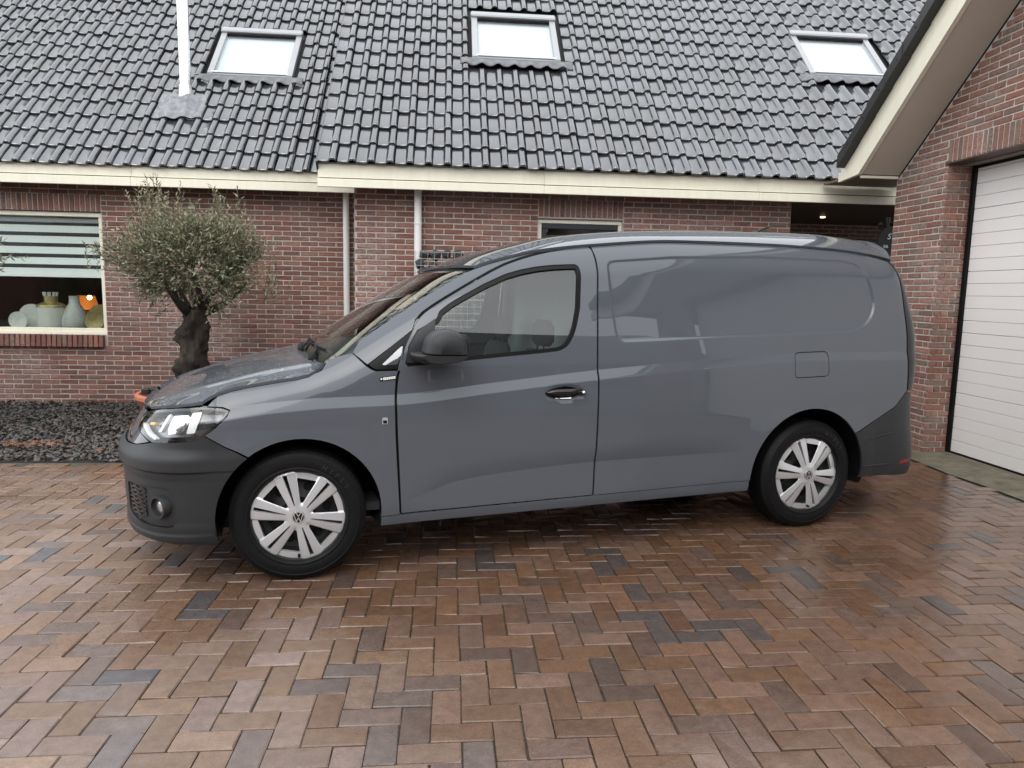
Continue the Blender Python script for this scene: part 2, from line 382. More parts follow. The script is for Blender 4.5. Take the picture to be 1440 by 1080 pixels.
MB_o, MB_a = piece_mat('house_brick', False, 'brick'), piece_mat('house_brick_rest', True, 'brick')
MP_o, MP_a = piece_mat('clay_paver', False, 'paver'), piece_mat('clay_paver_rest', True, 'paver')
MT_o, MT_a = piece_mat('glazed_tile', False, 'tile'), piece_mat('glazed_tile_rest', True, 'tile')

# ------------------------------------------------------------------ ground
g = MB(); g.add([(-90, -90, -.010), (90, -90, -.010), (90, 90, -.010), (-90, 90, -.010)], [(0, 1, 2, 3)])
ground = tag(g.build('ground', M_sand, recalc=False), kind='structure')

# herringbone clay pavers
PV = []
for k in range(5):
    b = MB(); b.box(-.0975, .0975, -.0475, .0475, -.04, 0, .0035); V = np.array(b.V) + np.random.default_rng(50 + k).normal(0, .0013, (len(b.V), 3))
    F = [f for f in b.F if not (len(f) == 4 and max(V[list(f), 2]) < -.03)]; PV.append((V, F))
DARK_PX = [(742,950),(812,945),(604,985),(397,1055),(590,1050),(210,925),(172,957),(330,765),(945,612),(995,895),(1015,900),(985,920),(975,945),(1190,833),(1130,800),(910,870),(1330,850),(1105,805),(1070,890),(1345,955),(1215,955),(925,1025),(1005,885),(860,790),(890,840),(925,890),(700,790),(600,740),(575,855),(275,870),(225,885),(155,1000),(290,850),(840,800)]
PAL_P = [(0.166, 0.113, 0.079), (0.177, 0.122, 0.087), (0.189, 0.138, 0.112), (0.173, 0.124, 0.099), (0.154, 0.102, 0.072), (0.195, 0.147, 0.127), (0.182, 0.124, 0.09), (0.171, 0.124, 0.107)]
PAL_PV = [(.138, .113, .104), (.126, .107, .102), (.134, .104, .092)]
pieces = []; cen = []
U = .0995; OX, OY = .2525, 2.3945
for i in range(-98, 40):
    for j in range(-62, 56):
        m = (i - j) % 4
        if m == 0: x, y, rz = OX + (i + 1) * U, OY + (j + .5) * U, 0.0
        elif m == 3: x, y, rz = OX + (i + .5) * U, OY + (j + 1) * U, pi / 2
        else: continue
        if x > 4.06 or (x < -1.1 and y > 5.74) or y > 7.75 or (y > 5.79 and x < 1.5) or x < -9 or y < -3.6: continue
        cen.append((x, y, 0)); pieces.append([x, y, rz])
cpx, cpy, _ = project(np.array(cen)); full = []
for k, (x, y, rz) in enumerate(pieces):
    v = int(rng.integers(5)); rr = rng.random()
    dark = any(abs(cpx[k] - a) < 13 and abs(cpy[k] - b) < 9 for a, b in DARK_PX) and y < 4.2
    if dark: c = np.array((.096, .094, .101)) * rng.uniform(.9, 1.15)
    elif rr < .035 and not (1.5 < y < 3.2): c = np.array((.096, .094, .098))
    elif rr < .16: c = np.array(PAL_PV[rng.integers(3)]) * rng.uniform(.85, 1.15)
    else: c = np.array(PAL_P[rng.integers(len(PAL_P))]) * rng.uniform(.84, 1.16)
    if x < -1.2 and not dark: c = c * np.array((1.12, 1.10, 1.10)) + .012
    full.append(('paver%d' % v, PV[v], Matrix.Translation((x, y, rng.normal(0, .0011))) @ Matrix.Rotation(rz + rng.normal(0, .004), 4, 'Z') @ Matrix.Rotation(rng.normal(0, .005), 4, 'X') @ Matrix.Rotation(rng.normal(0, .0035), 4, 'Y'), tuple(c), .02))
pav = empty('paving'); tag(pav, kind='structure')
place_pieces(pav, Matrix.Identity(4), full, 'paver', MP_o, MP_a, 300, None, 'paver_field')
# mossy concrete threshold in front of the garage door
b = MB(); n = 24; V = []; F = []
for i in range(n + 1):
    y = -2.2 + 9.1 * i / n
    V += [(4.085 + rng.normal(0, .012), y, .002), (4.30, y, .008), (4.62, y, .016)]
for i in range(n): F += [(3*i, 3*i+1, 3*i+4, 3*i+3), (3*i+1, 3*i+2, 3*i+5, 3*i+4)]
b.add(V, F); tag(b.build('garage_threshold', M_slab, recalc=True), kind='structure')
# gravel bed with slate chips
b = MB(); b.add([(-9, 5.84, -.006), (-1.05, 5.84, -.006), (-1.05, 8.8, -.006), (-9, 8.8, -.006)], [(0, 1, 2, 3)]); b.add([(-1.05, 5.84, -.007), (3.8, 5.84, -.007), (3.8, 7.92, -.007), (-1.05, 7.92, -.007)], [(0, 1, 2, 3)])
tag(b.build('planting_bed', M_soil, recalc=False), kind='structure')
def chips(n, x0, x1, y0, y1, smin, smax, flat, zmax):
    oct_ = np.array([(1, 0, 0), (.3, .9, 0), (-.8, .5, 0), (-.7, -.7, 0), (.4, -.85, 0), (.15, .1, 1), (-.1, 0, -1)], float); f = [(i, (i + 1) % 5, 5) for i in range(5)] + [((i + 1) % 5, i, 6) for i in range(5)]
    V = []; F = []
    for k in range(n):
        s = rng.uniform(smin, smax); p = oct_ * (1 + rng.normal(0, .18, oct_.shape)); p = p * (s, s * rng.uniform(.5, .9), s * flat * rng.uniform(.6, 1.3))
        M = np.array(Matrix.Rotation(rng.uniform(0, 6.3), 3, 'Z') @ Matrix.Rotation(rng.normal(0, .45), 3, 'X') @ Matrix.Rotation(rng.normal(0, .45), 3, 'Y'))
        V.append(p @ M.T + (rng.uniform(x0, x1), rng.uniform(y0, y1), rng.uniform(0, zmax))); F += [tuple(i + 7 * k for i in q) for q in f]
    return np.concatenate(V), F
V, F = chips(17000, -5.6, -1.2, 5.85, 8.74, .011, .030, .32, .035); V2, F2 = chips(1500, -1.2, 3.6, 5.9, 7.85, .018, .04, .3, .03)
F = F + [tuple(i + len(V) for i in f) for f in F2]; V = np.concatenate([V, V2])
tag(obj('slate_gravel', mesh('slate_gravel', V, F, M_slate)), 'black slate chippings covering the planting bed along the house', 'gravel', kind='stuff')
b = MB()
for cx, cy, sx, sy, n in [(-3.55, 6.25, .34, .16, 120), (-2.72, 7.2, .35, .13, 130), (-3.0, 6.2, .5, .3, 16), (-4.2, 7.3, .8, .6, 12), (-2.4, 6.1, .3, .2, 22), (-3.2, 7.9, .6, .3, 6)]:
    for k in range(n):
        x, y = cx + rng.normal(0, sx * .55), cy + rng.normal(0, sy * .55)
        if y > 8.7 or y < 5.86: continue
        s = rng.uniform(.012, .035); R = Matrix.Rotation(rng.uniform(0, 6.3), 3, 'Z') @ Matrix.Rotation(rng.normal(0, .5), 3, 'X')
        P = [Vector((-s, 0, 0)), Vector((-.2 * s, .45 * s, .15 * s)), Vector((s, 0, .1 * s)), Vector((-.1 * s, -.45 * s, .2 * s))]
        b.add([R @ p + Vector((x, y, .045 + rng.uniform(0, .015))) for p in P], [(0, 1, 3), (1, 2, 3)])
tag(b.build('fallen_leaves', M_deadleaf, recalc=False), 'brown fallen leaves scattered over the black gravel', 'leaves', kind='stuff')

# ------------------------------------------------------------------ house
YL, YR = 8.78, 7.90                                     # planes of the two front walls
XC = -1.006                                             # corner between them
house = tag(empty('house', (0, YL, 0)), 'long brick house with black glazed tile roof and cream gutter boards', 'house')
HI = Matrix.Translation((0, YL, 0))
def hpart(b, name, m, **kw): return b.build(name, m, house, loc=(0, -YL, 0), **kw)
WINL = (-6.3, -3.970, .83, 2.205); WINR = (.956, 1.888, 1.15, 2.192)
def part_at(name, me, x, y): return obj(name, me, house, loc=(x, y - YL, 0))
# set-back wall
b = MB(); x0, x1 = -8.5, -.9
for a in [(x0, WINL[0], 0, 2.60), (WINL[1], x1, 0, 2.60), (WINL[0], WINL[1], 0, WINL[2] - .02), (WINL[0], WINL[1], 2.212, 2.60)]: b.box(a[0], a[1], 0, .25, a[2], a[3])
wl = part_at('wall', b.build('wall', M_mortar).data, 0, YL); bpy.data.objects.remove(bpy.data.objects['wall']); wl.name = 'wall'
def inL(u, z): return not (WINL[0] < u < WINL[1] and .655 < z < 2.402)
pc = bond(x0, x1, -.005, 2.60, inL, PAL_H, .06) + soldier(WINL[0], WINL[1], 2.208, 2.402, PAL_H)
place_pieces(wl, Matrix.Translation((0, YL, 0)), pc, 'brick', MB_o, MB_a, 300, None, 'remaining_bricks')
# forward wall
b = MB(); x0, x1 = XC, 3.79
for a in [(x0, WINR[0], 0, 2.60), (WINR[1], x1, 0, 2.60), (WINR[0], WINR[1], 0, WINR[2]), (WINR[0], WINR[1], 2.198, 2.60)]: b.box(a[0], a[1], 0, .25, a[2], a[3])
b.box(x0, x0 + .2, .251, 1.1, 0, 2.6)
wr = part_at('wall', b.build('wall_tmp', M_mortar).data, 0, YR); bpy.data.objects.remove(bpy.data.objects['wall_tmp'])
def inR(u, z): return not (WINR[0] < u < WINR[1] and WINR[2] < z < 2.405)
pc = bond(x0, x1, -.005, 2.60, inR, PAL_H, .02) + soldier(WINR[0], WINR[1], 2.212, 2.403, PAL_H)
place_pieces(wr, Matrix.Translation((0, YR, 0)), pc, 'brick', MB_o, MB_a, 300, None, 'remaining_bricks')
# porch behind the gutter on the right
b = MB(); b.box(3.4, 9, 10.3, 10.45, 0, 2.7); b.box(3.70, 3.789, 8.15, 10.3, 0, 2.6); pw_ = hpart(b, 'porch_wall', M_mortar)
pc = bond(3.79, 8, 0, 2.5, lambda u, z: True, PAL_H, 0)
place_pieces(pw_, Matrix.Identity(4), [(k, v, Matrix.Translation((0, 10.3, 0)) @ M, c, s) for k, v, M, c, s in pc], 'brick', MB_o, MB_a, 60, None, 'remaining_bricks')
for k in range(18):
    b = MB(); b.box(3.795, 9, 7.92 + k * .132, 7.92 + k * .132 + .127, 2.47, 2.49, .003); hpart(b, 'ceiling_board', M_darkwood)
b = MB(); b.lathe([(.0, 0), (.045, 0), (.045, .02), (.0, .02)], 20, 'z', (4.90, 9.30, 2.462)); dl = hpart(b, 'downlight', M_silver if 0 else mat('downlight_ring', (.5, .45, .35), .3, .8))
b = MB(); b.lathe([(.0, 0), (.030, 0), (.030, .008), (.0, .008)], 18, 'z', (4.90, 9.30, 2.452)); lens_ = b.build('lamp_lens', mat('downlight_glow', (1, .9, .7), .5, emit=(1, .80, .45), estr=6), dl)
# --- window with roller blind in the set-back wall
def window(fr, name, wall_y, x0, x1, z0, z1, fw, depth_y, mf):
    w = empty(name, (0, wall_y - YL, 0), parent=house)
    b = MB(); y0, y1 = .035, .105
    b.box(x0, x1, y0, y1, z1 - fw, z1, .004); b.box(x0, x0 + fw, y0, y1, z0 + fw, z1 - fw - .001, .004); b.box(x1 - fw, x1, y0, y1, z0 + fw, z1 - fw - .001, .004); b.box(x0, x1, y0, y1, z0, z0 + fw, .004)
    b.build('frame', mf, w); return w
wn = window(None, 'window', YL, WINL[0], WINL[1], WINL[2], WINL[3], .05, 0, M_cream)
b = MB(); b.box(WINL[0] + .0, WINL[1] + .0, .012, .032, WINL[2] - .045, WINL[2] + .012, .004); b.build('sill_board', M_cream, wn)
b = MB(); b.box(WINL[0] + .05, WINL[1] - .05, .066, .072, WINL[2] + .05, WINL[3] - .05); b.build('pane', M_winglass, wn)
b = MB(); b.box(WINL[0] + .06, WINL[1] - .06, .115, .175, WINL[3] - .115, WINL[3] - .055, .012); b.build('blind_box', M_box_sky, wn)
zs = [2.058 - .1225 * k for k in range(5)]
for k, z in enumerate(zs):
    b = MB(); b.box(WINL[0] + .075, WINL[1] - .062, .135, .138, z - .080, z - .001); b.build('blind_stripe', M_blind, wn)
for k in range(5):
    zt = 2.10 if k == 0 else zs[k - 1] - .080; b = MB(); b.box(WINL[0] + .075, WINL[1] - .062, .1355, .1375, zs[k], zt); b.build('blind_gauze', M_gauze, wn)
b = MB(); b.box(WINL[0] + .07, WINL[1] - .06, .130, .143, zs[4] - .104, zs[4] - .081, .003); b.build('blind_bar', M_blind, wn)
# brick sill
sl_ = obj('brick_sill', mesh('brick_sill', [(WINL[0] - .05, .02, .66), (WINL[1] - .01, .02, .66), (WINL[1] - .01, .02, .80), (WINL[0] - .05, .02, .80)], [(0, 1, 2, 3)], M_mortar), house)
pc = []; n = round((WINL[1] - .012 - WINL[0] + .05) / .0575)
for i in range(n):
    v = int(rng.integers(5)); u = WINL[0] - .05 + (i + .5) * .0575
    pc.append(('sillbrick%d' % v, BRV[v], Matrix.Translation((u, -.055, .738)) @ Matrix.Rotation(-.10, 4, 'X') @ Matrix.Rotation(pi / 2, 4, 'Y') @ Matrix.Diagonal((.142 / .197, 3.0, .0485 / .0475, 1)), brick_col(PAL_H), .01))
place_pieces(sl_, Matrix.Translation((0, YL, 0)), pc, 'brick', MB_o, MB_a, 60, None, 'remaining_bricks')
# room behind that window
b = MB(); b.box(-6.6, -3.3, 11.9, 12, 0, 2.55); b.box(-6.7, -6.6, 9.04, 12, 0, 2.55); b.box(-3.3, -3.2, 9.04, 12, 0, 2.55); b.box(-6.6, -3.3, 9.04, 12, -.02, .01); b.box(-6.6, -3.3, 9.04, 12, 2.5, 2.55)
hpart(b, 'room', M_room)
b = MB(); b.box(WINL[0] + .03, WINL[1] - .03, .11, .42, .80, .83, .003); b.build('inner_sill', mat('sill_stone', (.10, .10, .11), .25), wn)
# --- upper part of the kitchen window in the forward wall
wn2 = window(None, 'window', YR, WINR[0], WINR[1], WINR[2], WINR[3], .042, 0, M_cream)
b = MB(); x0, x1, z0, z1 = WINR[0] + .044, WINR[1] - .044, WINR[2] + .044, WINR[3] - .044
b.box(x0, x1, .045, .095, z1 - .055, z1, .004); b.box(x0, x0 + .055, .045, .095, z0, z1 - .056, .004); b.box(x1 - .055, x1, .045, .095, z0, z1 - .056, .004); b.box(x0 + .056, x1 - .056, .045, .095, z0, z0 + .055, .004); b.build('casement', M_alud, wn2)
b = MB(); b.box(x0 + .055, x1 - .055, .068, .074, z0 + .055, z1 - .055); b.build('pane', M_winglass, wn2)
b = MB()
for k in range(60): b.box(x0 + .05, x1 - .05, .11, .116, z0 + k * .014, z0 + k * .014 + .010)
b.build('rattan_blind', mat('rattan', (.16, .13, .085), .8, var=.3, vscale=30), wn2)
b = MB(); b.box(x0 - .05, x1 + .05, .25, .9, z0 - .2, z1 + .2); hpart_ = b.build('dark_room', M_room, wn2)

# --- gutters, boards, downpipes
def gutter(name, x0, x1, yf, yw, zb, zg, zt):
    g_ = empty(name, (0, 0, 0), parent=house)
    g_.location = (0, -YL, 0)
    n = 3; L = (x1 - x0) / n
    for k in range(n):
        b = MB(); b.box(x0 + k * L, x0 + (k + 1) * L - .0015, yf + .020, yf + .04, zg + .007, zt, .002); b.build('upper_board', M_cream, g_)
        b = MB(); b.box(x0 + k * L, x0 + (k + 1) * L - .0015, yf - .008, yf + .017, zb, zg - .004, .004); b.build('lower_board', M_cream, g_)
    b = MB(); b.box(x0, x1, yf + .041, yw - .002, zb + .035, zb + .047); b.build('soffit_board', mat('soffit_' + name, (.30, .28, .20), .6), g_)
    b = MB(); b.box(x0 - .004, x1, yf + .004, yf + .20, zt + .001, zt + .010, .002); b.tube([(x0 - .004, yf + .012, zt + .006), (x1, yf + .012, zt + .006)], .0065, 8); b.build('zinc_lip', mat('zinc_' + name, (.16, .165, .17), .35, .5), g_)
    b = MB(); b.box(x0 + .021, x1, yf + .0405, yf + .050, zb + .049, zt - .004); b.build('backing_board', mat('backing_' + name, (.05, .045, .035), .9) if 'backing_' + name not in MATS else MATS['backing_' + name], g_)  # added dark strip, keeps sky light out of the groove between the boards
    b = MB(); b.box(x0, x0 + .02, yf + .052, yw - .003, zb + .048, zt - .002, .002); b.build('end_board', M_cream, g_); return g_
gutter('gutter', -8.4, XC - .06, 8.50, YL, 2.476, 2.575, 2.692)
gutter('gutter', -1.335, 5.6, 7.62, YR, 2.418, 2.507, 2.652)
def downpipe(x, y, z0, z1, r, yb):
    d = empty('downpipe', (x, y - YL, 0), parent=house); b = MB(); b.tube([(0, 0, z0), (0, 0, z1)], r, 18); b.build('pipe', M_whitepipe, d, auto=40)
    for z in (2.10, 1.0):
        b = MB(); b.lathe([(r + .0015, -.012), (r + .005, -.010), (r + .005, .010), (r + .0015, .012)], 18, 'z', (0, 0, z)); b.build('collar', M_whitepipe, d, auto=40)
downpipe(-1.205, YL - .07, .02, 2.52, .036, 0); downpipe(-.335, YR - .065, .02, 2.46, .040, 0)

# --- tiled roof
PITCH = radians(46); TW, TG = .1927, .300
def tile_VF(seed):
    r = np.random.default_rng(seed)
    prof = [(0, .005), (.03, .001), (.25, -.002), (.48, .0), (.535, .004), (.57, .012), (.60, .024), (.645, .035), (.70, .041), (.78, .043), (.85, .040), (.905, .032), (.945, .018), (.965, .002)]
    V = []; n = len(prof); F = []
    rows = [(.002, -.022, 1), (-.003, -.004, 1), (.004, .001, 1), (.03, .003, 1), (.13, -.004, 1), (.335, -.026, 1)]
    for d, dz, s in rows:
        for t, h in prof:
            k = 1.0 if d > .03 else 1.0
            V.append((t * TW, d - (.010 * max(0, 1 - abs(t - .8) / .3) if d < .02 else 0), .032 + h * k + dz + r.normal(0, .0004)))
    for a in range(len(rows) - 1):
        for i in range(n - 1): F.append((a * n + i, a * n + i + 1, (a + 1) * n + i + 1, (a + 1) * n + i))
    # underside lip of the lower edge, left end face
    b0 = len(V)
    for t, h in prof: V.append((t * TW, .06, .032 + h - .030))
    for i in range(n - 1): F.append((i + 1, i, b0 + i, b0 + i + 1))
    return (np.array(V), F, True)
TV = [tile_VF(k) for k in range(4)]
def tiled_roof(name, x0, x1, yf, zf, dmax, holes, phase, skirt):
    rf = obj(name, mesh(name, [(x0, .05, -.012), (x1, .05, -.012), (x1, dmax, -.012), (x0, dmax, -.012), (x0, .05, -.05), (x1, .05, -.05), (x1, dmax, -.05), (x0, dmax, -.05)], [(0, 1, 2, 3), (4, 7, 6, 5), (0, 4, 5, 1), (3, 2, 6, 7), (0, 3, 7, 4), (1, 5, 6, 2)], mat(name + '_battens', (.02, .02, .02), .9)), house)
    rf.location = (0, yf - YL, zf); rf.rotation_euler = (PITCH, 0, 0)
    pw = Matrix.Translation((0, yf, zf)) @ Matrix.Rotation(PITCH, 4, 'X'); pc = []
    for r in range(int(dmax / TG)):
        d = r * TG; x = phase
        while x < x1 - .05:
            if x >= x0 - .01:
                xc, dc = x + TW / 2, d + .15
                if not any(a - .06 < xc < b_ + .06 and c - .10 < dc < e + .09 for a, b_, c, e in holes):
                    v = int(rng.integers(4)); k = rng.uniform(.7, 1.5)
                    pc.append(('tile%d' % v, TV[v], Matrix.Translation((x + rng.normal(0, .0022), d + rng.normal(0, .003), rng.normal(0, .002))) @ Matrix.Rotation(rng.normal(0, .007), 4, 'Z') @ Matrix.Rotation(rng.normal(0, .008), 4, 'Y'), (.028 * k, .031 * k, .036 * k), .06))
            x += TW
    place_pieces(rf, pw, pc, 'roof_tile', MT_o, MT_a, 300, None, 'remaining_tiles')
    return rf
SKL = [(-3.045, -2.0, 1.79, 2.93)]; SKR = [(.25, 1.312, 1.995, 3.08), (4.43, 5.49, 1.99, 3.04)]
ZE_L, ZE_R = 2.675, 2.645
roofL = tiled_roof('roof', -8.0, -1.10, 8.50, ZE_L, 4.6, SKL, -4.84 - 16 * TW, 0)
roofR = tiled_roof('roof', -1.335, 8.6, 7.60, ZE_R, 4.6, SKR, -1.325, 0)
# closed left edge of the forward roof
for r in range(15):
    d = r * TG; b = MB(); V = [(-1.3265, d - .012, -.10), (-1.3265, d + .33, -.10), (-1.3265, d + .33, .012), (-1.3265, d - .012, .030), (-1.345, d - .012, -.10), (-1.345, d + .33, -.10), (-1.345, d + .33, .012), (-1.345, d - .012, .030)]
    b.add(V, [(0, 1, 2, 3), (4, 7, 6, 5), (0, 3, 7, 4), (3, 2, 6, 7)]); b.build('verge_tile', mat('verge_glaze', (.04, .043, .05), .25, ior=1.7) if r == 0 else MATS['verge_glaze'], roofR)
# roof windows
def skylight(roof, x0, x1, d0, d1):
    s = empty('roof_window', (0, 0, 0), parent=house); s.location = roof.location; s.rotation_euler = roof.rotation_euler; h = .075; fw = .075
    b = MB(); b.box(x0, x0 + fw, d0 + .05, d1 - .09, .0, h, .006); b.box(x1 - fw, x1, d0 + .05, d1 - .09, .0, h, .006); b.box(x0, x1, d0 + .03, d0 + .085, .0, h - .012, .004); b.build('frame', M_alu, s)
    b = MB(); b.box(x0 - .008, x1 + .008, d1 - .12, d1 - .02, .0, h + .035, .014); b.build('hood', M_alu, s)
    b = MB(); b.box(x0 + .05, x1 - .05, d0 + .065, d0 + .095, h - .010, h + .006, .004); b.build('glazing_bar', mat('bright_bar', (.55, .57, .60), .3, .6) if 'bright_bar' not in MATS else MATS['bright_bar'], s)
    b = MB(); b.box(x0 + fw, x1 - fw, d1 - .155, d1 - .12, .02, h + .002, .003); b.build('gasket', M_seal, s)
    b = MB(); b.box(x0 - .001, x1 + .001, d0 + .012, d0 + .03, -.01, h - .02); b.build('gasket', M_seal, s)
    b = MB(); b.box(x0 + fw, x1 - fw, d0 + .085, d1 - .13, h - .022, h - .014); b.build('pane', M_skyglass, s)
    b = MB(); b.box(x0 + fw - .02, x1 - fw + .02, d0 + .06, d1 - .10, .004, .012); b.build('sky_glare_sheet', M_box_sky, s)  # added white sheet, stands in for sky reflected in the pane
    # waved lead apron below
    V = []; F = []; xa, xb = x0 - .14, x1 + .14; n = 60; rows = 5
    for j in range(rows):
        for i in range(n + 1):
            x = xa + (xb - xa) * i / n; ph = ((x + 1.325) / TW) % 1.0; w = (.5 - .5 * cos(2 * pi * (ph - .25))) ** 1.6; t = j / (rows - 1)
            V.append((x, d0 + .03 - .125 * t - (.012 * w if j == rows - 1 else 0), .030 + .028 * (1 - t) + (.048 * w * t) + .008))
    for j in range(rows - 1):
        for i in range(n): a = j * (n + 1) + i; F.append((a, a + n + 1, a + n + 2, a + 1))
    me = mesh('lead_apron', V, F, M_lead if j else M_lead, smooth=True); o = obj('lead_apron', me, s); mo = o.modifiers.new('t', 'SOLIDIFY'); mo.thickness = .006
    return s
skylight(roofL, *SKL[0]); skylight(roofR, *SKR[0]); skylight(roofR, *SKR[1])
# flue with lead slate on the set-back roof
fx, fd = -3.195, 1.22; fy = 8.50 + fd * cos(PITCH); fz = ZE_L + fd * sin(PITCH)
fl = empty('flue', (fx, fy - YL + .04, fz), parent=house)
b = MB(); b.tube([(0, 0, -.12), (0, 0, 1.9)], .066, 28); b.build('pipe', M_stainless, fl, auto=40)
for z, r in ((.225, .074), (.30, .069), (.80, .070), (1.35, .070)):
    b = MB(); b.lathe([(r - .008, -.018), (r, -.010), (r, .014), (r - .008, .018)], 28, 'z', (0, 0, z)); b.build('collar', M_stainless, fl, auto=40)
b = MB(); b.lathe([(.089, -.06), (.083, .10), (.072, .215)], 28, 'z'); b.build('cone', mat('flue_cone', (.72, .70, .66), .3, .5), fl, auto=40)
V = []; F = []; n, mrows = 36, 14
for j in range(mrows + 1):
    for i in range(n + 1):
        x = -.27 + .54 * i / n; d = -.34 + .46 * j / mrows; xx = fx + x; ph = ((xx + 4.84) / TW) % 1.0; w = .5 - .5 * cos(2 * pi * (ph - .33))
        rr = hypot(x, d); bump_ = .05 * max(0, 1 - rr / .16); V.append((xx, fd + d + (.015 * sin(9 * x) if j == 0 else 0), .045 + .03 * w + bump_ + .018 * (((-d) % .3) / .3)))
for j in range(mrows):
    for i in range(n): a = j * (n + 1) + i; F.append((a, a + 1, a + n + 2, a + n + 1))
o = obj('lead_slate', mesh('lead_slate', V, F, mat('lead_bright', (.19, .195, .21), .36, .35, var=.4, vscale=14, bump=.7, bscale=22), smooth=True), roofL)

# ------------------------------------------------------------------ garage wing on the right (its gable faces left)
GX, GB, GR = 4.37, 6.90, 3.60                           # wall plane, far corner, ridge
GP = radians(39.5); TP = .824
def zrake(y, c): return c - TP * y if y > GR else c - TP * (2 * GR - y)
garage = tag(empty('garage', (GX, GB, 0), -pi / 2), 'brick garage wing with white sectional door and overhanging cream gable boards', 'garage')
GI = garage.matrix_basis.copy()
GMW = Matrix.Translation((GX, GB, 0)) @ Matrix.Rotation(-pi / 2, 4, 'Z'); GMI = GMW.inverted()
def gpart(b, name, m, par=None, **kw):                  # b holds world coordinates
    b.V = [tuple(GMI @ Vector(v)) for v in b.V]; return b.build(name, m, par or garage, **kw)
DY0, DY1 = 1.03, 6.17
poly = [(GB, 0), (GB, zrake(GB, 8.24)), (GR, zrake(GR + 1e-6, 8.24)), (2 * GR - GB, zrake(2 * GR - GB, 8.24)), (2 * GR - GB, 0), (DY0, 0), (DY0, 2.6), (DY1, 2.6), (DY1, 0)]
b = MB(); b.prism([(a, c) for a, c in poly], GX, GX + .21, 'x'); gw = gpart(b, 'wall', M_mortar_d)
def inG(u, z):
    y = GB - u
    if z > zrake(y, 8.22): return False
    if DY0 < y < DY1 - .018 and z < 2.60: return False
    if DY0 < y < DY1 + .008 and 2.60 <= z < 2.80: return False
    k = int((z + .005) / CB)
    if z < 2.6 and k % 2 and (y < DY1 + .052 and y > DY1 - .01): return False
    return True
pc = bond(0, GB - (2 * GR - GB), -.005, 5.3, inG, PAL_G, .09) + soldier(GB - DY1 - .008, GB - DY0, 2.605, 2.797, PAL_G)
place_pieces(gw, GMW, pc, 'brick', MB_o, MB_a, 300, None, 'remaining_bricks')
# brick reveal beside the door
rv = empty('reveal', (0, 0, 0), pi / 2, garage); rv.location = GMI @ Vector((0, DY1, 0)); 
RVW = Matrix.Translation((0, DY1, 0))
pc = []
for k in range(46):
    z = -.005 + CB * (k + .5); x = GX - .0085 if k % 2 else GX + .052
    runs = [(x, GX + .115), (GX + .125, 4.60)] if k % 2 == 0 else [(x, GX + .175), (GX + .185, 4.60)]
    for p, q in runs:
        v = int(rng.integers(5)); pc.append(('brick%d' % v, BRV[v], T((p + q) / 2, rng.normal(-.0095, .001), z, 0, 0, (q - p - .004) / .197), brick_col(PAL_G), .01))
rv.matrix_basis = GMI @ RVW
place_pieces(rv, RVW, pc, 'brick', MB_o, MB_a, 120, None, 'remaining_bricks')
b = MB(); b.box(GX + .003, 4.64, DY1 + .003, DY1 + .2, 0, 2.595); gpart(b, 'pier_core', M_mortar_d)
b = MB(); b.box(GX - .018, GX + .12, DY0, DY1 + .02, 2.588, 2.603, .002); gpart(b, 'lintel_plate', mat('lintel_brown', (.10, .062, .045), .5, .2, var=.2, vscale=10))
b = MB(); b.box(GX + .121, 4.66, DY0, DY1, 2.578, 2.64); gpart(b, 'head_board', mat('head_grey', (.25, .23, .21), .8, var=.2, vscale=5))
# sectional door
door = empty('garage_door', parent=garage); door.matrix_basis = GMI @ Matrix.Translation((4.605, 0, 0))
PH = .1087
for k in range(24):
    b = MB(); z0 = .03 + k * PH; sec = (k % 5 == 4)
    b.box(0, .03, DY0 + .05, DY1 - .062, z0 + .0015, z0 + PH - (.003 if sec else .0012), .003 if sec else .0022); o = b.build('door_slat', M_garage, door)
b = MB(); b.box(.012, .04, DY0 + .03, DY1 - .03, .02, 2.62); b.build('backing', mat('door_backing', (.42, .41, .40), .7), door)
b = MB(); b.box(-.018, .03, DY1 - .060, DY1 - .008, .012, 2.60, .004); b.build('side_seal', M_seal, door)
b = MB(); b.box(-.006, .03, DY0 + .03, DY1 - .03, .006, .032, .004); b.build('bottom_seal', M_seal, door)
b = MB(); b.box(-.010, .03, DY0 + .03, DY1 - .061, 2.552, 2.585, .003); b.build('top_seal', M_seal, door)
